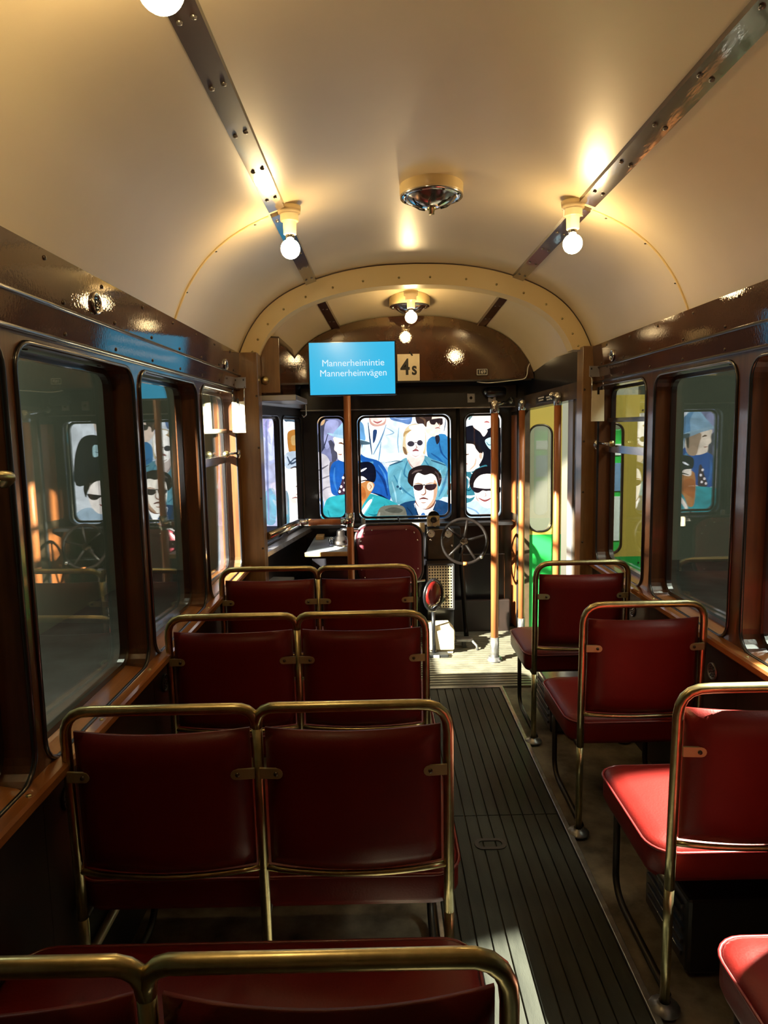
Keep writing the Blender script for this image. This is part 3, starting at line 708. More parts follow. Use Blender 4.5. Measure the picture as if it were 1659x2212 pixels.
# ------------------------------------------------------------------ driver's place
xs0, xs1, ysd = -.18, .284, 4.87
t = thing('driver_chair', 'maroon padded driver seat with rounded back facing the windscreen', 'seat', (.05, ysd, 0))
bk = rrect(xs0, xs1, .485, .912, .10, 8)
bk = [(u, v) for u, v in bk]
def bowed(u, v, w_): return (u, ysd + w_ + .03*((u-.05)/.225)**2, v)
g = G(); lay = [(.03, 0), (.006, .004), (0, .012), (0, .05), (.01, .065), (.05, .075)]
def inset_r(d): return rrect(xs0+d, xs1-d, .485+d, .912-d, max(.10-d, .02), 8)
n = len(bk); vs = [bowed(u, v, w_) for d, w_ in lay for u, v in inset_r(d)]
g.add(vs, [(i*n+k, i*n+(k+1) % n, (i+1)*n+(k+1) % n, (i+1)*n+k) for i in range(len(lay)-1) for k in range(n)], True)
g.add(vs[:n], [tuple(range(n))]); g.add(vs[-n:], [tuple(range(n))])
b_ = g.build('backrest', MAROON, t)
G().tube([bowed(u, v, .03) for u, v in rrect(xs0-.008, xs1+.008, .475, .92, .105, 8)], .009, 8, closed=True).build('back_piping', DARKG, b_)
for k, (u, v) in enumerate(rrect(xs0+.03, xs1-.03, .515, .882, .08, 2)):
    G().lathe([(.006, 0), (.004, -.003), (0, -.004)], bowed(u, v, .0), (0, 1, 0), 8).build('back_stud', CHROME, b_)
sc_ = lambda ins: rrect(xs0+.01+ins, xs1-.01-ins, ysd+.07+ins, ysd+.46-ins, .07, 6)
lay = [(.03, .40), (0, .41), (0, .47), (.02, .49), (.08, .50)]; n = len(sc_(0)); vs = [(u, v, z) for i, z in lay for u, v in sc_(i)]
g = G().add(vs, [(i*n+k, i*n+(k+1) % n, (i+1)*n+(k+1) % n, (i+1)*n+k) for i in range(len(lay)-1) for k in range(n)], True); g.add(vs[-n:], [tuple(range(n))]); g.add(vs[:n], [tuple(range(n))])
g.build('cushion', MAROON, t)
G().tube([(.05, ysd+.25, 0), (.05, ysd+.25, .41)], .035, 14).build('pedestal', STEELP, t)
G().lathe([(.15, 0), (.15, .015), (.05, .03)], (.05, ysd+.25, 0), n=20).build('base_plate', STEELP, t)
for x in (xs0+.02, xs1-.02): G().tube([(x, ysd+.07, .55), (x, ysd+.09, .38), (x, ysd+.3, .38)], .013, 8).build('back_bracket', STEELP, t)
G().tube([(xs0-.01, ysd-.02, .515), (.05, ysd-.03, .49), (xs1+.02, ysd+.02, .51)], .009, 8).build('adjuster_bar', CHROME, t)

# folded red jump seat with dark hoop, right of the driver
t = thing('folded_jump_seat', 'bright red folded seat pad in a dark hoop beside the driver', 'seat', (.36, 4.80, .28))
c0 = aty(935, 1282, 4.80)
G().lathe([(0, -.022), (.07, -.018), (.088, 0), (.07, .018), (0, .022)], c0, (.75, -.66, 0), 22).build('pad', RED, t)
hoop = [c0 + Vector((.075*math.cos(a)*.9, -.05+.05*math.cos(a), .11*math.sin(a))) for a in [k*2*math.pi/20 for k in range(20)]]
G().tube(hoop, .011, 8, closed=True).build('hoop', BLACKM, t)
G().tube([c0 + Vector((.0, .0, -.10)), c0 + Vector((.0, -.03, -.22)), c0 + Vector((.0, -.06, -c0.z))], .014, 8).build('stem', BLACKM, t)
G().tube([c0 + Vector((.0, -.03, -.10)), c0 + Vector((.06, .02, -.07)), c0 + Vector((.11, .06, -.04))], .010, 8).build('lever', BLACKM, t)

# left desk with controller
t = thing('cab_desk', 'low grey-topped cab desk with a golden wooden edge left of the driver', 'desk', (-.36, 4.85, 0))
G().box(-.52, -.20, 4.655, 5.32, .752, .772, .004).build('desk_top', DESK, t)
G().box(-.525, -.197, 4.64, 4.655, .742, .774, .006).build('front_edge', WOODD, t)
G().box(-.48, -.22, 4.67, 5.30, 0, .752, .006).build('cupboard', BLACKM, t)
G().box(-.50, -.44, 5.18, 5.30, .772, .80, .004).build('wood_block', WOODD, t)
cx_, cy_ = -.295, 4.92
t = thing('controller', 'cast metal drive controller with crank handle on the desk', 'controller', (cx_, cy_, .772))
G().lathe([(.085, .772), (.085, .778), (.06, .784)], (cx_, cy_, 0), n=24).build('base_disc', CHROME, t)
G().lathe([(.055, .782), (.055, .806), (.045, .812), (.042, .835), (.03, .842), (.028, .875), (.022, .882), (0, .884)], (cx_, cy_, 0), n=20).build('body', STEELP, t)
G().tube([(cx_, cy_, .884), (cx_+.03, cy_-.01, .888), (cx_+.13, cy_-.02, .882)], .010, 8).build('crank', CHROME, t)
for q in (-1, 1): G().tube(arc_corner((cx_+q*.045, cy_, .80), (cx_+q*.09, cy_, .86), (cx_+q*.075, cy_, .785)), .009, 8).build('lug', CHROME, t)

# dashboard
t = thing('dashboard', 'dark brown dashboard with two dial gauges under the windscreen', 'dashboard', (.55, 5.3, 0))
G().box(.34, .60, 5.20, 5.42, .58, .84, .01).build('console', INK, t)
G().box(.345, .545, 5.185, 5.205, .60, .835, .008).build('instrument_panel', DASH, t)
for px in (931, 968):
    c = aty(px, 1153, 5.18)
    gg = G().lathe([(.030, .006), (.030, -.008), (.025, -.012), (.024, -.006)], c, (0, 1, 0), 20).build('gauge_bezel', CHROME, t)
    G().lathe([(.025, -.006), (0, -.0062)], c, (0, 1, 0), 20).build('gauge_face', WHITEP, gg)
    G().tube([c + Vector((0, -.008, 0)), c + Vector((-.012, -.008, .012))], .0018, 5).build('gauge_needle', INK, gg)
for px, py in ((930, 1166), (957, 1160), (975, 1178)):
    c = aty(px, py, 5.18); G().lathe([(.010, .0), (.010, -.018), (.006, -.024), (0, -.024)], c, (0, 1, 0), 10).build('knob', CHROME, t)
G().box(.56, .97, 5.40, 5.448, .02, .60, .006).build('kick_panel', BLACKM, t)
G().box(.55, .99, 5.30, 5.34, 0, .25, .006).build('toe_board', LOWER, t)
c = aty(1019, 1303, 5.39); G().lathe([(.028, 0), (.028, -.012), (.018, -.018), (.006, -.012), (0, -.012)], c, (0, 1, 0), 18).build('socket_boss', WORNM, t)
G().box(.20, .33, 5.26, 5.28, .80, .875, .004).build('paper_label', CARD, t)
# perforated heater screen
a = aty(925, 1222, 5.02); b = aty(978, 1313, 5.02)
t = thing('perforated_screen', 'cream perforated metal screen below the gauges', 'screen', ((a.x+b.x)/2, 5.02, b.z))
nu, nv = 9, 15; dx = (b.x-a.x)/nu; dz = (a.z-b.z)/nv; g = G()
for i in range(nu):
    for j in range(nv):
        cx0, cz0 = a.x+dx*(i+.5), b.z+dz*(j+.5)
        oc = [(cx0+dx*.5*su, cz0+dz*.5*sv) for su, sv in ((1, 1), (-1, 1), (-1, -1), (1, -1))]
        r_ = min(dx, dz)*.34
        o2, i2 = [], []
        for k in range(8):
            an = math.radians(45*k+45); i2.append((cx0+r_*math.cos(an), cz0+r_*math.sin(an)))
        for k in range(8):
            su = [1, 0, -1, -1, -1, 0, 1, 1][k]; sv = [1, 1, 1, 0, -1, -1, -1, 0][k]; o2.append((cx0+dx*.5*su, cz0+dz*.5*sv))
        nn = 8; vs = [(u, 5.02, v) for u, v in o2+i2]
        g.add(vs, [(k, (k+1) % nn, nn+(k+1) % nn, nn+k) for k in range(nn)])
g.build('perforated_sheet', PERF, t)
G().ring(rrect(a.x-.012, b.x+.012, b.z-.012, a.z+.012, .006), rrect(a.x, b.x, b.z, a.z, .003), lambda u, v, w_: (u, w_, v), 5.01, 5.03).build('frame', DARKG, t)
G().box(a.x-.01, b.x+.01, 5.035, 5.18, 0, a.z+.01, .005).build('backing_box', BLACKM, t)
# foot box
t = thing('foot_box', 'worn cream step box on the floor beside the driver', 'step', (.40, 4.80, 0))
G().prism([(.31, .0), (.49, .0), (.505, .10), (.505, .16), (.47, .20), (.31, .20)], lambda u, v, w_: (u, w_, v), 4.79, 4.93).build('box', PERF, t)
G().box(.31, .50, 4.765, 4.795, .03, .17, .008).build('front_plate', PERF, t)
G().box(.30, .45, 4.69, 4.762, 0, .022, .004).build('black_mat', INK, t)
G().box(.345, .385, 4.683, 4.691, 0.002, .02, .001).build('white_tab', WHITEP, t)
# pedals
c = on(1003, 1400, 2, .0)
t = thing('foot_pedal', 'small metal foot pedal on the platform floor', 'pedal', c)
G().box(c.x-.06, c.x+.06, c.y-.02, c.y+.05, .05, .075, .006).build('tread', WORNM, t)
G().box(c.x-.015, c.x+.015, c.y, c.y+.03, 0, .05, .003).build('stalk', STEELP, t)
G().tube([(c.x+.055, c.y-.02, .06), (c.x+.085, c.y-.04, .03), (c.x+.09, c.y-.05, .0)], .010, 8).build('link', WORNM, t)
# steering (brake) wheel
cw = aty(1003, 1169, 4.98); Rw = .163
nrm = Vector((0, -1, .22)).normalized(); uu = Vector((1, 0, 0)); vv = nrm.cross(uu).normalized()
if vv.z < 0: vv = -vv
t = thing('hand_wheel', 'dark four-spoke hand brake wheel beside the windscreen', 'wheel', cw)
rim = G().tube([cw + (uu*math.cos(k*2*math.pi/40) + vv*math.sin(k*2*math.pi/40))*Rw for k in range(40)], .0115, 10, closed=True).build('rim', WHEELM, t)
for an in (80, 138, 222, 300, 15):
    d = uu*math.cos(math.radians(an)) + vv*math.sin(math.radians(an))
    G().tube([cw - nrm*.02, cw + d*Rw*.5 - nrm*.012, cw + d*Rw], [.013, .010, .009], 8).build('spoke', WHEELM, t)
G().lathe([(.026, -.045), (.028, -.01), (.02, .006), (.008, .012), (0, .012)], cw, nrm, 16).build('hub', DASH, t)
G().tube([cw - nrm*.03, cw - nrm*.25 + Vector((0, 0, -.08)), Vector((cw.x+.03, 5.12, .0))], .018, 10).build('column', WHEELM, t)
dk = uu*math.cos(math.radians(-47)) + vv*math.sin(math.radians(-47))
G().lathe([(.009, 0), (.012, .015), (.015, .04), (.010, .055), (0, .058)], cw + dk*Rw, nrm, 12).build('spinner_knob', CHROME, t)
G().tube([cw + (uu*math.cos(a) + vv*math.sin(a))*Rw for a in (math.radians(-95), math.radians(-90), math.radians(-85))], .0135, 8).build('tape_mark', COPPER, rim)
# small cream box with lens on the ledge
a = aty(923, 1106, 5.22); b = aty(950, 1137, 5.22)
t = thing('dash_bell_box', 'small cream box with round black dial on the dashboard', 'box', ((a.x+b.x)/2, 5.22, b.z))
G().box(a.x, b.x, 5.22, 5.30, b.z, a.z-.032, .003).build('case', PERF, t)
cc_ = Vector(((a.x+b.x)/2, 5.22, (a.z+b.z)/2-.004))
G().lathe([(.044, .012), (.044, .06), (.03, .068), (0, .068)], Vector((cc_.x, 5.19, a.z-.035)) , (0, 1, .0), 20).build('bell_dome', BLACKM, t)
G().lathe([(.024, .0), (.024, -.012), (.018, -.018), (.008, -.012), (0, -.012)], cc_, (0, 1, 0), 20).build('dial', BLACKM, t)
G().tube([cc_+Vector((-.008, -.008, -.02)), cc_+Vector((-.012, -.012, -.045)), cc_+Vector((.01, -.012, -.055)), cc_+Vector((.05, -.0, -.035))], .003, 6).build('wire', CHROME, t)
# slim lever, ledge block
t = thing('wiper_lever', 'thin dark wiper lever standing on the window ledge', 'lever', aty(868, 1140, 5.3))
p = aty(868, 1140, 5.3); G().tube([p, aty(859, 1117, 5.32)], .006, 6).build('stick', BLACKM, t); G().lathe([(.02, 0), (.016, .02), (0, .022)], p, (0, 0, 1), 10).build('base', WORNM, t)
p = aty(785, 1135, 5.33)
t = thing('ledge_peg', 'grey rounded metal peg on the window ledge by the pole', 'peg', p)
G().lathe([(.018, 0), (.018, .055), (.014, .066), (0, .07)], p + Vector((0, 0, -.01)), (0, 0, 1), 12).build('peg', WORNM, t)

# ------------------------------------------------------------------ doors: narrow folded leaves, yellow above green
dn = 0
def leaf(xa, xb, y, wx0, wx1, z0=-.02, zt=1.775, zs_=.76, ang=0):
    global dn; dn += 1
    rt = root_struct('door_%d' % dn)
    P = lambda u, v, w_: (u, y + w_ + (u-xa)*ang, v)
    wz0, wz1 = .785, 1.60
    G().ring(rect_like(xa, xb, zs_, zt, 8), rrect(wx0, wx1, wz0, wz1, (wx1-wx0)*.42, 8), P, 0, .032).build('upper_panel', YEL, rt)
    G().prism([(xa, z0), (xb, z0), (xb, zs_), (xa, zs_)], P, 0, .032).build('lower_panel', GRN, rt)
    fo = G().tube([P(u, v, -.002) for u, v in rrect(wx0, wx1, wz0, wz1, (wx1-wx0)*.42, 8)], .008, 6, closed=True).build('window_seal', RIVET, rt)
    G().prism(rrect(wx0+.002, wx1-.002, wz0+.002, wz1-.002, (wx1-wx0)*.42, 8), P, .014, .018).build('pane', GLASS, rt)
    for u, v in ((xa+.03, 1.68), (xb-.03, 1.68), (xb-.035, .72)): G().lathe([(.006, 0), (.005, -.004), (0, -.005)], P(u, v, 0), (0, 1, 0), 8).build('screw', RIVET, rt)
leaf(1.085, 1.385, 5.30, 1.135, 1.31)
leaf(1.335, 1.665, 4.34, 1.385, 1.515)

# ------------------------------------------------------------------ green exhibition panel seen through the folded leaf
t = thing('exhibition_panel', 'green exhibition panel with blue and white pictures beyond the door leaf', 'panel', (2.0, 6.2, -.42))
G().box(1.80, 2.6, 6.20, 6.24, -.42, 1.55, .01).build('board', GRN, t)
pb = mat('panel_blue_print', (.16, .30, .55), .5); pw = mat('panel_white_print', (.75, .80, .85), .5)
for z0, z1, mm in ((1.0, 1.25, pb), (.55, .95, pw), (1.32, 1.42, pw)): G().box(1.82, 2.5, 6.192, 6.2, z0, z1).build('print', mm, t)

# ------------------------------------------------------------------ projection screen: an old film of a sunlit crowd
YS = 6.1
FILM = bpy.data.materials.new('projected_film'); FILM.use_nodes = True; nt = FILM.node_tree; nt.nodes.clear()
o_ = nt.nodes.new('ShaderNodeOutputMaterial'); e_ = nt.nodes.new('ShaderNodeEmission'); a_ = nt.nodes.new('ShaderNodeAttribute'); a_.attribute_name = 'tint'
nz = nt.nodes.new('ShaderNodeTexNoise'); nz.inputs['Scale'].default_value = 7; nz.inputs['Detail'].default_value = 5; nz.inputs['Distortion'].default_value = 1.2
mr = nt.nodes.new('ShaderNodeMapRange'); mr.inputs[1].default_value = .3; mr.inputs[2].default_value = .7; mr.inputs[3].default_value = .72; mr.inputs[4].default_value = 1.22
tc_ = nt.nodes.new('ShaderNodeTexCoord'); nt.links.new(tc_.outputs['Object'], nz.inputs['Vector']); nt.links.new(nz.outputs['Fac'], mr.inputs[0])
vm = nt.nodes.new('ShaderNodeVectorMath'); vm.operation = 'SCALE'; nt.links.new(a_.outputs['Color'], vm.inputs[0]); nt.links.new(mr.outputs[0], vm.inputs['Scale'])
nt.links.new(vm.outputs[0], e_.inputs[0]); e_.inputs[1].default_value = 1.0; nt.links.new(e_.outputs[0], o_.inputs[0])
def lin(c):
    r = [((v/255+.055)/1.055)**2.4 if v > 10 else v/255/12.92 for v in c]
    k = 1 + 1.5*min(r)**2                      # the whites of the projection are far brighter than paper white
    return [v*k for v in r]
scr = thing('projection_screen', 'wide projection screen beyond the windscreen showing a film of a sunlit crowd', 'screen', (0, YS, -.42))
a = aty(470, 690, YS); b = aty(1121, 1390, YS)
G().box(a.x, b.x, YS, YS+.05, b.z, a.z).build('screen_cloth', HALLL, scr)
G().box(a.x-.05, b.x+.05, YS+.05, YS+.10, b.z-.05, a.z+.05).build('screen_backing', BLACKM, scr)
for x in (a.x+.3, b.x-.3): G().box(x-.03, x+.03, YS+.03, YS+.09, -.42, b.z+.02, .005).build('screen_leg', BLACKM, scr)
layer = [0]
class Fig:
    def __init__(s, conv): s.v, s.f, s.c, s.conv = [], [], [], conv
    def poly(s, pts, col, smooth=True, n=4):
        layer[0] += 1; y = YS - .002 - layer[0]*.00035
        q = spline([(u, v, 0) for u, v in pts], n, True) if smooth else [Vector((u, v, 0)) for u, v in pts]
        k = len(s.v)
        for p in q: s.v.append(aty(*s.conv(p.x, p.y), y))
        s.f.append(tuple(range(k, k+len(q)))); s.c.append(lin(col)); return s
    def el(s, cx_, cy_, rx, ry, col, rot=0, n=18):
        c, d = math.cos(rot), math.sin(rot)
        return s.poly([(cx_ + rx*math.cos(t_)*c - ry*math.sin(t_)*d, cy_ + rx*math.cos(t_)*d + ry*math.sin(t_)*c) for t_ in [k*2*math.pi/n for k in range(n)]], col, False)
    def line(s, pts, wd_, col):
        q = spline([(u, v, 0) for u, v in pts], 4); L, R = [], []
        for i, p in enumerate(q):
            t_ = (q[min(i+1, len(q)-1)] - q[max(i-1, 0)]).normalized(); nn = Vector((-t_.y, t_.x, 0)); k = wd_*.5*(1-.6*abs(2*i/(len(q)-1)-1))
            L.append((p+nn*k)[:2]); R.append((p-nn*k)[:2])
        return s.poly(L+R[::-1], col, False)
    def end(s, name):
        me = bpy.data.meshes.new(name); me.from_pydata([Vector(v) - scr.location for v in s.v], [], s.f)
        at = me.color_attributes.new('tint', 'FLOAT_COLOR', 'CORNER'); i = 0
        for f_, c in zip(me.polygons, s.c):
            for li in f_.loop_indices: at.data[li].color = (*c, 1)
        me.materials.append(FILM); o = bpy.data.objects.new(name, me); COL.objects.link(o); o.parent = scr; return o
ZA = lambda u, v: (640 + u/3.6065, 860 + v/3.6065)
ZB = lambda u, v: (540 + u/5.266, 840 + v/5.266)
ZP = lambda u, v: (u, v)
f = Fig(ZP); f.poly([(472, 692), (1119, 692), (1119, 1388), (472, 1388)], (205, 222, 240), False)
# unseen crowd around the part that the windscreens frame
rr = random.Random(3)
cols = [(150, 165, 200), (90, 150, 205), (225, 232, 242), (70, 95, 140), (120, 195, 210), (175, 175, 185), (60, 60, 75), (200, 215, 230)]
for row in range(6):
    for k in range(12):
        u = 360 + k*84 + (row % 2)*42 + rr.uniform(-12, 12); v = 735 + row*112 + rr.uniform(-10, 10)
        if u > 1085 or u < 520: continue
        c = cols[rr.randrange(len(cols))]
        f.poly([(max(474, u-55), v+100), (u-45, v+55), (u-18, v+30), (u+18, v+30), (u+45, v+55), (min(1118, u+55), v+100)], c)
        f.el(u, v, 20, 27, (250, 232, 215)); f.poly([(u-22, v-2), (u-18, v-24), (u, v-31), (u+18, v-24), (u+22, v-2), (u+13, v-14), (u-13, v-14)], (55+rr.randrange(90), 45+rr.randrange(50), 40))
        if rr.random() < .5: f.el(u-9, v-1, 7, 5, (60, 50, 55)); f.el(u+9, v-1, 7, 5, (60, 50, 55))
f.end('film_background')
# left cab windows
f = Fig(ZB)
f.poly([(-360, 230), (330, 230), (330, 1560), (-360, 1560)], (205, 210, 245), False)
f.poly([(120, 260), (200, 250), (215, 420), (190, 560), (120, 480)], (180, 178, 240)).poly([(150, 1500), (290, 1520), (280, 1150), (160, 1200)], (150, 205, 235)).line([(180, 300), (190, 700), (215, 1500)], 30, (160, 170, 225)).line([(140, 300), (150, 900), (170, 1500)], 26, (255, 255, 255))
f.end('film_figure')
f = Fig(ZB)
f.poly([(350, 230), (690, 230), (690, 1560), (350, 1560)], (240, 246, 252), False)
f.poly([(395, 280), (560, 290), (560, 380), (400, 370)], (95, 125, 150)).poly([(395, 380), (560, 400), (570, 540), (400, 520)], (235, 240, 245))
f.poly([(425, 520), (470, 470), (555, 470), (580, 560), (560, 650), (480, 740), (440, 700)], (238, 160, 70)).poly([(470, 545), (540, 530), (545, 620), (480, 640)], (252, 205, 130))
f.poly([(400, 740), (570, 720), (590, 900), (410, 900)], (205, 222, 240)).line([(425, 770), (470, 850), (560, 800)], 26, (90, 110, 140)).line([(430, 870), (520, 790), (570, 880)], 20, (80, 100, 130))
f.poly([(430, 1000), (460, 900), (540, 890), (600, 980), (620, 1250), (560, 1310), (470, 1290), (430, 1150)], (255, 246, 236)).line([(460, 905), (530, 890), (600, 975)], 22, (90, 85, 95)).line([(520, 1115), (560, 1095), (600, 1110)], 16, (120, 90, 80)).line([(540, 1120), (545, 1180), (525, 1210)], 8, (220, 160, 130)).line([(480, 1245), (520, 1235), (560, 1250)], 13, (200, 110, 100)).poly([(560, 1310), (610, 1180), (640, 1280), (600, 1340)], (100, 90, 95))
f.poly([(410, 1330), (620, 1330), (640, 1560), (400, 1560)], (250, 252, 250)).poly([(400, 1180), (440, 1220), (450, 1540), (400, 1540)], (130, 190, 215))
f.end('film_figure')
f = Fig(ZA)   # left pane, standing men in grey
f.poly([(120, 90), (490, 90), (490, 500), (120, 500)], (138, 142, 185), False)
f.poly([(200, 180), (262, 185), (250, 330), (190, 430), (150, 440), (165, 300)], (80, 82, 105)).el(192, 170, 32, 44, (222, 180, 130)).poly([(225, 200), (270, 170), (330, 190), (300, 300), (240, 400), (215, 330)], (165, 170, 215)).line([(250, 270), (215, 380), (180, 440)], 10, (60, 65, 90)).line([(260, 330), (300, 420), (290, 500)], 60, (85, 85, 105))
f.poly([(120, 440), (190, 430), (240, 455), (275, 520), (310, 560), (290, 720), (200, 830), (120, 900)], (196, 192, 198)).line([(250, 520), (200, 550), (160, 570)], 14, (120, 115, 125)).line([(270, 600), (220, 620), (170, 640)], 12, (140, 135, 145)).poly([(262, 500), (320, 540), (300, 700), (262, 640)], (105, 100, 112)).line([(180, 740), (230, 700), (270, 690)], 10, (150, 145, 158)).poly([(170, 790), (215, 810), (205, 945), (165, 945)], (120, 160, 215)).line([(180, 800), (200, 860), (190, 940)], 12, (235, 240, 250))
f.end('film_figure')
f = Fig(ZA)   # man in trench coat, top centre
f.poly([(440, 60), (900, 60), (1000, 120), (1230, 100), (1230, 330), (900, 330), (470, 260)], (226, 234, 244)).poly([(740, 90), (890, 90), (890, 200), (800, 185), (730, 160)], (112, 150, 210)).line([(750, 150), (820, 165), (885, 160)], 10, (170, 195, 235)).line([(760, 120), (830, 130), (885, 130)], 8, (80, 110, 170))
f.poly([(470, 260), (520, 200), (600, 180), (700, 175), (800, 185), (870, 215), (880, 290), (850, 440), (740, 480), (640, 500), (560, 480), (500, 420)], (212, 234, 248))
f.poly([(568, 190), (600, 150), (690, 160), (705, 200), (640, 330), (600, 350), (570, 280)], (252, 254, 255)).poly([(600, 250), (622, 245), (630, 262), (615, 330), (598, 350), (596, 290)], (48, 78, 130))
f.el(632, 150, 66, 66, (250, 218, 208)).line([(600, 178), (632, 192), (668, 176)], 15, (205, 120, 120)).poly([(570, 150), (575, 200), (620, 222), (690, 205), (700, 150), (680, 190), (630, 205), (590, 190)], (225, 175, 160))
f.line([(560, 190), (575, 330), (590, 440)], 12, (60, 85, 120)).line([(700, 205), (660, 320), (600, 440)], 12, (120, 165, 205)).line([(660, 340), (650, 430), (640, 490)], 10, (130, 175, 210)).line([(700, 230), (760, 270), (700, 290)], 9, (150, 190, 220)).line([(800, 230), (790, 340), (800, 430)], 9, (150, 195, 225)).poly([(690, 440), (840, 430), (850, 500), (720, 540), (690, 500)], (232, 240, 244)).line([(690, 505), (780, 490), (850, 495)], 10, (130, 165, 180)).poly([(475, 200), (510, 195), (530, 300), (500, 420), (475, 380)], (130, 185, 225))
f.end('film_figure')
f = Fig(ZA)   # woman in wide dark glasses, top right
f.poly([(1020, 340), (1080, 290), (1150, 280), (1215, 320), (1240, 400), (1240, 620), (1120, 520), (1030, 470)], (62, 150, 215)).line([(1110, 320), (1130, 420), (1180, 480)], 14, (35, 95, 165)).line([(1180, 330), (1190, 430), (1205, 520)], 12, (120, 195, 235)).line([(1050, 430), (1120, 480), (1180, 560)], 16, (40, 110, 180))
f.poly([(1000, 170), (1040, 140), (1145, 145), (1138, 215), (1122, 268), (1090, 296), (1040, 292), (1000, 240)], (255, 228, 208)).poly([(935, 120), (1040, 110), (1055, 165), (1020, 185), (1012, 225), (985, 200), (940, 195)], (70, 52, 48)).line([(960, 150), (1000, 170), (1000, 215)], 16, (120, 90, 70)).poly([(1040, 172), (1085, 160), (1142, 160), (1138, 205), (1110, 207), (1092, 188), (1078, 206), (1048, 202)], (58, 44, 46)).line([(1080, 235), (1105, 230), (1120, 236)], 9, (190, 100, 100)).line([(1110, 195), (1120, 215), (1108, 222)], 7, (200, 150, 125)).poly([(1082, 300), (1110, 290), (1118, 330), (1095, 360)], (45, 45, 60)).poly([(1145, 130), (1230, 130), (1230, 300), (1160, 280)], (236, 242, 248)).line([(1165, 150), (1160, 210), (1150, 260)], 9, (120, 130, 145))
f.end('film_figure')
f = Fig(ZA)   # man in a pale blue hat
f.poly([(262, 570), (290, 500), (380, 470), (470, 420), (540, 460), (650, 495), (715, 590), (735, 700), (725, 800), (620, 750), (480, 720), (380, 750), (290, 755), (265, 680)], (38, 108, 205)).line([(620, 560), (680, 640), (710, 760)], 22, (25, 70, 150)).line([(490, 480), (520, 520), (600, 500)], 40, (95, 175, 230)).line([(300, 540), (295, 640), (320, 730)], 18, (70, 145, 230)).line([(640, 520), (690, 600), (712, 700)], 14, (80, 155, 235)).line([(600, 740), (660, 760), (715, 790)], 14, (15, 35, 80))
f.poly([(300, 300), (490, 310), (495, 470), (420, 500), (350, 490), (324, 470), (318, 425), (296, 402), (300, 360)], (255, 236, 216)).line([(330, 352), (350, 350), (370, 360)], 14, (120, 75, 55)).line([(325, 436), (345, 440), (356, 436)], 9, (190, 110, 90)).poly([(380, 330), (490, 330), (490, 480), (420, 500), (395, 420)], (215, 180, 150)).poly([(478, 320), (506, 345), (496, 420), (478, 440)], (70, 50, 45))
f.poly([(290, 285), (340, 215), (400, 150), (470, 150), (515, 200), (530, 270), (532, 330), (420, 310)], (160, 205, 238)).poly([(440, 150), (515, 195), (532, 270), (535, 330), (470, 315), (470, 220)], (110, 172, 225))
f.poly([(240, 272), (330, 285), (420, 300), (500, 320), (574, 348), (560, 360), (480, 355), (380, 322), (290, 300)], (176, 214, 240)).poly([(480, 325), (574, 346), (560, 362), (480, 358)], (80, 105, 120))
f.poly([(375, 580), (395, 600), (400, 745), (325, 745), (350, 660)], (80, 55, 75))
for u, v in ((365, 620), (380, 660), (350, 690), (372, 715), (338, 728)): f.el(u, v, 9, 11, (245, 235, 240))
f.end('film_figure')
f = Fig(ZA)   # fair-haired woman in a pale coat
f.poly([(715, 540), (790, 500), (865, 465), (900, 540), (985, 450), (1070, 480), (1165, 520), (1190, 640), (1160, 740), (1100, 800), (940, 830), (830, 830), (760, 815), (725, 720)], (118, 194, 216))
f.line([(725, 525), (780, 505), (830, 490)], 14, (60, 105, 135)).line([(1050, 485), (1100, 500), (1165, 525)], 14, (60, 105, 135)).line([(760, 600), (820, 700), (920, 780)], 16, (72, 150, 185)).line([(870, 480), (840, 590), (900, 640)], 14, (70, 145, 180)).line([(1000, 480), (1060, 560), (1120, 560)], 16, (75, 155, 190)).line([(1180, 560), (1150, 680), (1110, 770)], 20, (75, 150, 190)).line([(745, 650), (770, 740), (780, 810)], 14, (165, 222, 236)).line([(820, 560), (800, 660), (830, 740)], 18, (150, 214, 230)).line([(1120, 560), (1130, 640), (1110, 720)], 16, (160, 220, 235))
for u, v in ((812, 705), (790, 690)): f.el(u, v, 10, 10, (50, 95, 130))
f.poly([(862, 440), (990, 440), (985, 500), (930, 560), (890, 530)], (236, 218, 208)).line([(870, 480), (890, 520), (920, 550)], 10, (190, 160, 155))
f.poly([(830, 340), (845, 250), (895, 205), (960, 205), (1003, 260), (1012, 345), (1000, 440), (960, 400), (870, 430), (845, 440), (828, 400)], (238, 216, 172)).poly([(880, 220), (960, 208), (1000, 262), (1000, 330), (960, 250), (900, 250)], (250, 250, 246)).line([(838, 300), (850, 270), (900, 250)], 22, (215, 175, 115)).poly([(830, 380), (850, 390), (865, 440), (842, 430)], (150, 115, 80))
f.poly([(856, 300), (900, 250), (965, 250), (998, 300), (1000, 380), (975, 440), (930, 466), (885, 440), (858, 380)], (255, 251, 244)).el(893, 356, 28, 22, (72, 66, 78)).el(963, 348, 23, 22, (72, 66, 78)).line([(915, 350), (930, 344), (945, 348)], 7, (110, 90, 90)).line([(906, 413), (930, 404), (954, 411)], 18, (188, 95, 98)).line([(930, 365), (940, 385), (924, 393)], 9, (205, 160, 145)).line([(900, 440), (930, 455), (960, 440)], 9, (225, 195, 185))
f.end('film_figure')
f = Fig(ZA)   # right pane: woman in black
f.poly([(1260, 90), (1725, 90), (1725, 960), (1260, 960)], (232, 240, 248), False)
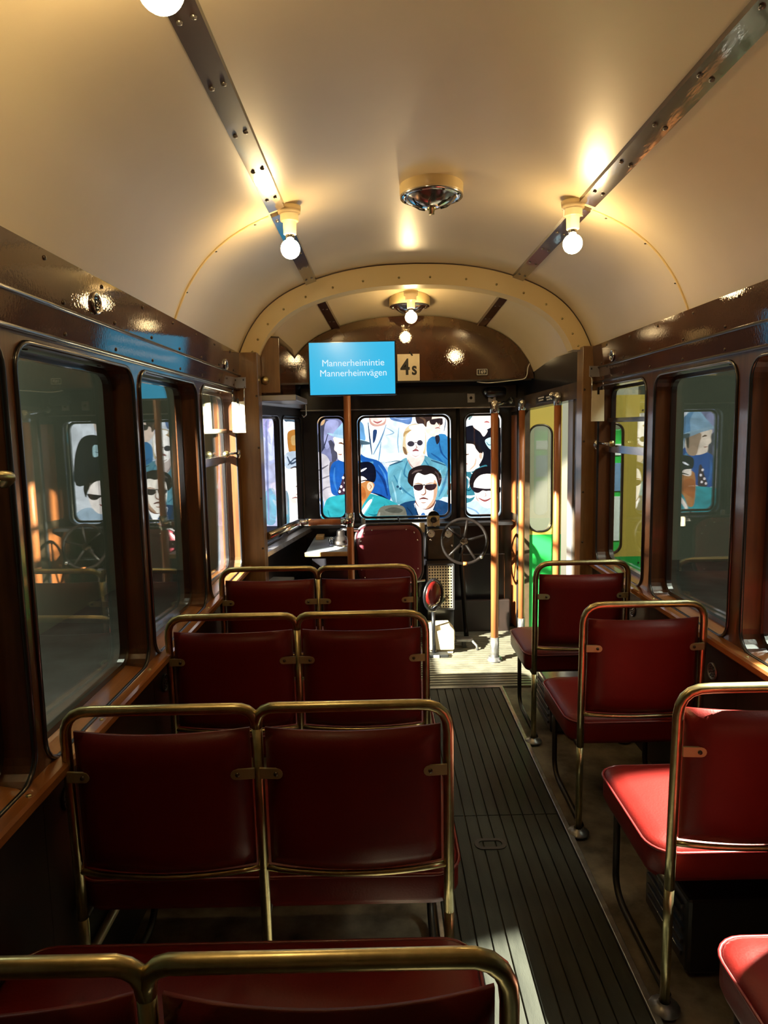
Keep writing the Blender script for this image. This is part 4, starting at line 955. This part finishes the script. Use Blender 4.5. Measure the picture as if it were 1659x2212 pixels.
f.poly([(1290, 250), (1375, 212), (1440, 262), (1535, 225), (1640, 260), (1700, 420), (1700, 620), (1560, 600), (1440, 560), (1400, 400), (1300, 345)], (28, 28, 38)).poly([(1380, 180), (1420, 215), (1480, 245), (1490, 260), (1460, 300), (1430, 262), (1380, 225)], (250, 235, 222)).poly([(1365, 100), (1520, 90), (1515, 185), (1482, 238), (1425, 216), (1388, 165)], (255, 238, 220)).line([(1465, 188), (1485, 184), (1506, 190)], 13, (222, 120, 125)).line([(1345, 170), (1360, 140), (1385, 120)], 24, (120, 150, 150)).poly([(1470, 330), (1520, 305), (1545, 330), (1540, 400), (1500, 390)], (200, 240, 246)).line([(1480, 340), (1500, 365), (1530, 360)], 8, (90, 140, 160)).line([(1440, 130), (1460, 125), (1480, 130)], 8, (150, 120, 100))
f.end('film_figure')
f = Fig(ZA)   # dark-haired man in profile
f.poly([(1260, 560), (1340, 575), (1470, 520), (1480, 560), (1400, 700), (1380, 790), (1270, 830)], (70, 150, 168)).line([(1310, 600), (1350, 640), (1340, 700)], 16, (215, 235, 240)).line([(1360, 580), (1400, 600), (1430, 560)], 14, (225, 240, 242)).line([(1300, 760), (1350, 770), (1390, 760)], 22, (235, 245, 250)).line([(1300, 690), (1340, 720), (1370, 700)], 10, (20, 90, 110))
f.poly([(1290, 350), (1370, 352), (1440, 410), (1458, 430), (1445, 485), (1390, 560), (1340, 572), (1290, 525)], (255, 240, 224)).poly([(1290, 330), (1370, 335), (1435, 385), (1452, 425), (1432, 432), (1400, 395), (1380, 360), (1310, 352)], (34, 28, 30)).el(1438, 450, 13, 24, (246, 205, 180)).line([(1308, 435), (1325, 440), (1345, 436)], 10, (110, 70, 60)).line([(1306, 520), (1325, 512), (1338, 516)], 9, (200, 120, 110)).line([(1400, 470), (1390, 520), (1350, 560)], 14, (228, 195, 170))
f.end('film_figure')
f = Fig(ZA)   # smiling person in dark glasses
f.poly([(1270, 860), (1400, 800), (1490, 860), (1600, 800), (1715, 850), (1715, 1010), (1270, 1010)], (196, 224, 245)).line([(1330, 850), (1400, 880), (1440, 930)], 14, (150, 190, 225))
f.poly([(1350, 640), (1395, 560), (1500, 530), (1600, 560), (1640, 640), (1625, 720), (1600, 660), (1540, 615), (1440, 620), (1395, 665), (1375, 705), (1355, 690)], (30, 24, 28)).poly([(1388, 650), (1440, 598), (1530, 594), (1590, 640), (1605, 720), (1580, 800), (1530, 850), (1460, 850), (1408, 790), (1384, 715)], (255, 246, 238)).poly([(1362, 694), (1432, 702), (1490, 706), (1560, 698), (1612, 692), (1590, 734), (1540, 740), (1510, 722), (1480, 724), (1450, 720), (1420, 738), (1388, 732)], (48, 36, 44)).line([(1425, 780), (1470, 800), (1520, 778)], 16, (190, 95, 92)).line([(1400, 760), (1408, 785), (1422, 805)], 9, (222, 175, 155)).line([(1425, 768), (1420, 780), (1428, 792)], 6, (220, 170, 155)).line([(1470, 735), (1478, 760), (1462, 766)], 7, (226, 180, 165))
f.end('film_figure')
f = Fig(ZA)   # man in a teal jacket seen from the side
f.poly([(185, 950), (215, 850), (255, 775), (400, 748), (490, 738), (600, 748), (740, 800), (800, 850), (800, 1010), (185, 1010)], (62, 202, 214)).line([(690, 830), (640, 900), (560, 940)], 10, (30, 130, 150)).line([(560, 900), (600, 912), (640, 900)], 8, (30, 130, 150)).line([(245, 870), (260, 920), (290, 945)], 12, (40, 165, 180)).line([(600, 770), (560, 850), (500, 940)], 22, (120, 225, 235))
f.poly([(440, 640), (550, 640), (605, 665), (600, 705), (562, 765), (520, 830), (490, 900), (440, 880)], (242, 162, 92)).poly([(480, 560), (540, 560), (548, 640), (470, 660)], (252, 240, 228)).poly([(440, 700), (520, 690), (540, 770), (470, 830), (440, 820)], (228, 130, 62)).el(576, 688, 26, 36, (255, 220, 186)).line([(570, 670), (585, 690), (572, 712)], 8, (215, 140, 90))
f.poly([(455, 520), (555, 495), (608, 528), (622, 600), (606, 655), (560, 640), (520, 610), (455, 600)], (20, 24, 44)).line([(490, 578), (520, 560), (548, 545)], 16, (235, 238, 245)).line([(485, 655), (540, 640), (600, 655)], 10, (30, 22, 26)).poly([(495, 905), (540, 830), (575, 790), (590, 800), (540, 880), (505, 930)], (250, 236, 225))
f.end('film_figure')
f = Fig(ZA)   # man in dark glasses and navy suit
f.poly([(790, 850), (925, 798), (1000, 850), (1085, 795), (1165, 810), (1230, 850), (1240, 1010), (850, 1010)], (34, 80, 128)).poly([(920, 815), (1000, 850), (1088, 805), (1060, 880), (1015, 960), (965, 960), (940, 890)], (252, 252, 252)).poly([(972, 905), (1004, 902), (1012, 1000), (960, 1000)], (72, 132, 205)).line([(978, 930), (992, 945), (990, 965)], 8, (30, 70, 130)).line([(920, 815), (945, 900), (975, 960)], 9, (15, 40, 75)).line([(1090, 805), (1060, 890), (1025, 960)], 9, (15, 40, 75)).line([(860, 850), (900, 900), (915, 960)], 10, (20, 55, 95))
f.poly([(935, 790), (1075, 780), (1070, 840), (1010, 870), (945, 840)], (150, 95, 75))
f.poly([(912, 600), (960, 570), (1040, 575), (1086, 610), (1100, 690), (1088, 780), (1045, 846), (990, 862), (945, 830), (918, 740)], (255, 246, 232)).poly([(1072, 640), (1100, 680), (1088, 780), (1050, 842), (1010, 858), (1066, 780)], (232, 185, 150))
f.poly([(868, 640), (880, 570), (930, 535), (1000, 522), (1075, 540), (1125, 590), (1132, 640), (1112, 690), (1096, 640), (1082, 606), (1050, 588), (1000, 600), (950, 582), (924, 612), (914, 650), (908, 690), (884, 672)], (44, 33, 33)).line([(900, 590), (930, 570), (980, 560)], 16, (110, 90, 85)).line([(1080, 570), (1105, 600), (1112, 640)], 14, (90, 72, 70))
f.poly([(914, 682), (950, 672), (986, 676), (984, 708), (955, 722), (922, 710)], (58, 38, 42)).poly([(1004, 678), (1048, 670), (1092, 672), (1080, 706), (1046, 720), (1010, 708)], (58, 38, 42)).line([(982, 682), (996, 676), (1008, 682)], 9, (58, 38, 42)).line([(914, 672), (950, 664), (986, 672)], 8, (200, 130, 70)).line([(1004, 672), (1048, 662), (1095, 668)], 8, (200, 130, 70)).line([(1000, 690), (1008, 735), (990, 754), (972, 750)], 11, (196, 128, 98)).line([(958, 788), (990, 779), (1028, 788)], 15, (140, 72, 64)).line([(972, 812), (990, 816), (1012, 811)], 9, (214, 160, 135))
f.end('film_figure')
f = Fig(ZA)   # felt hat in the front row
f.poly([(622, 1010), (632, 900), (660, 850), (720, 835), (790, 832), (840, 850), (862, 910), (872, 1010)], (132, 132, 116)).poly([(690, 870), (760, 850), (830, 870), (800, 895), (730, 890)], (96, 98, 86)).line([(650, 890), (640, 930), (642, 960)], 24, (168, 168, 152)).line([(640, 935), (740, 950), (860, 930)], 10, (90, 90, 80))
f.end('film_figure')
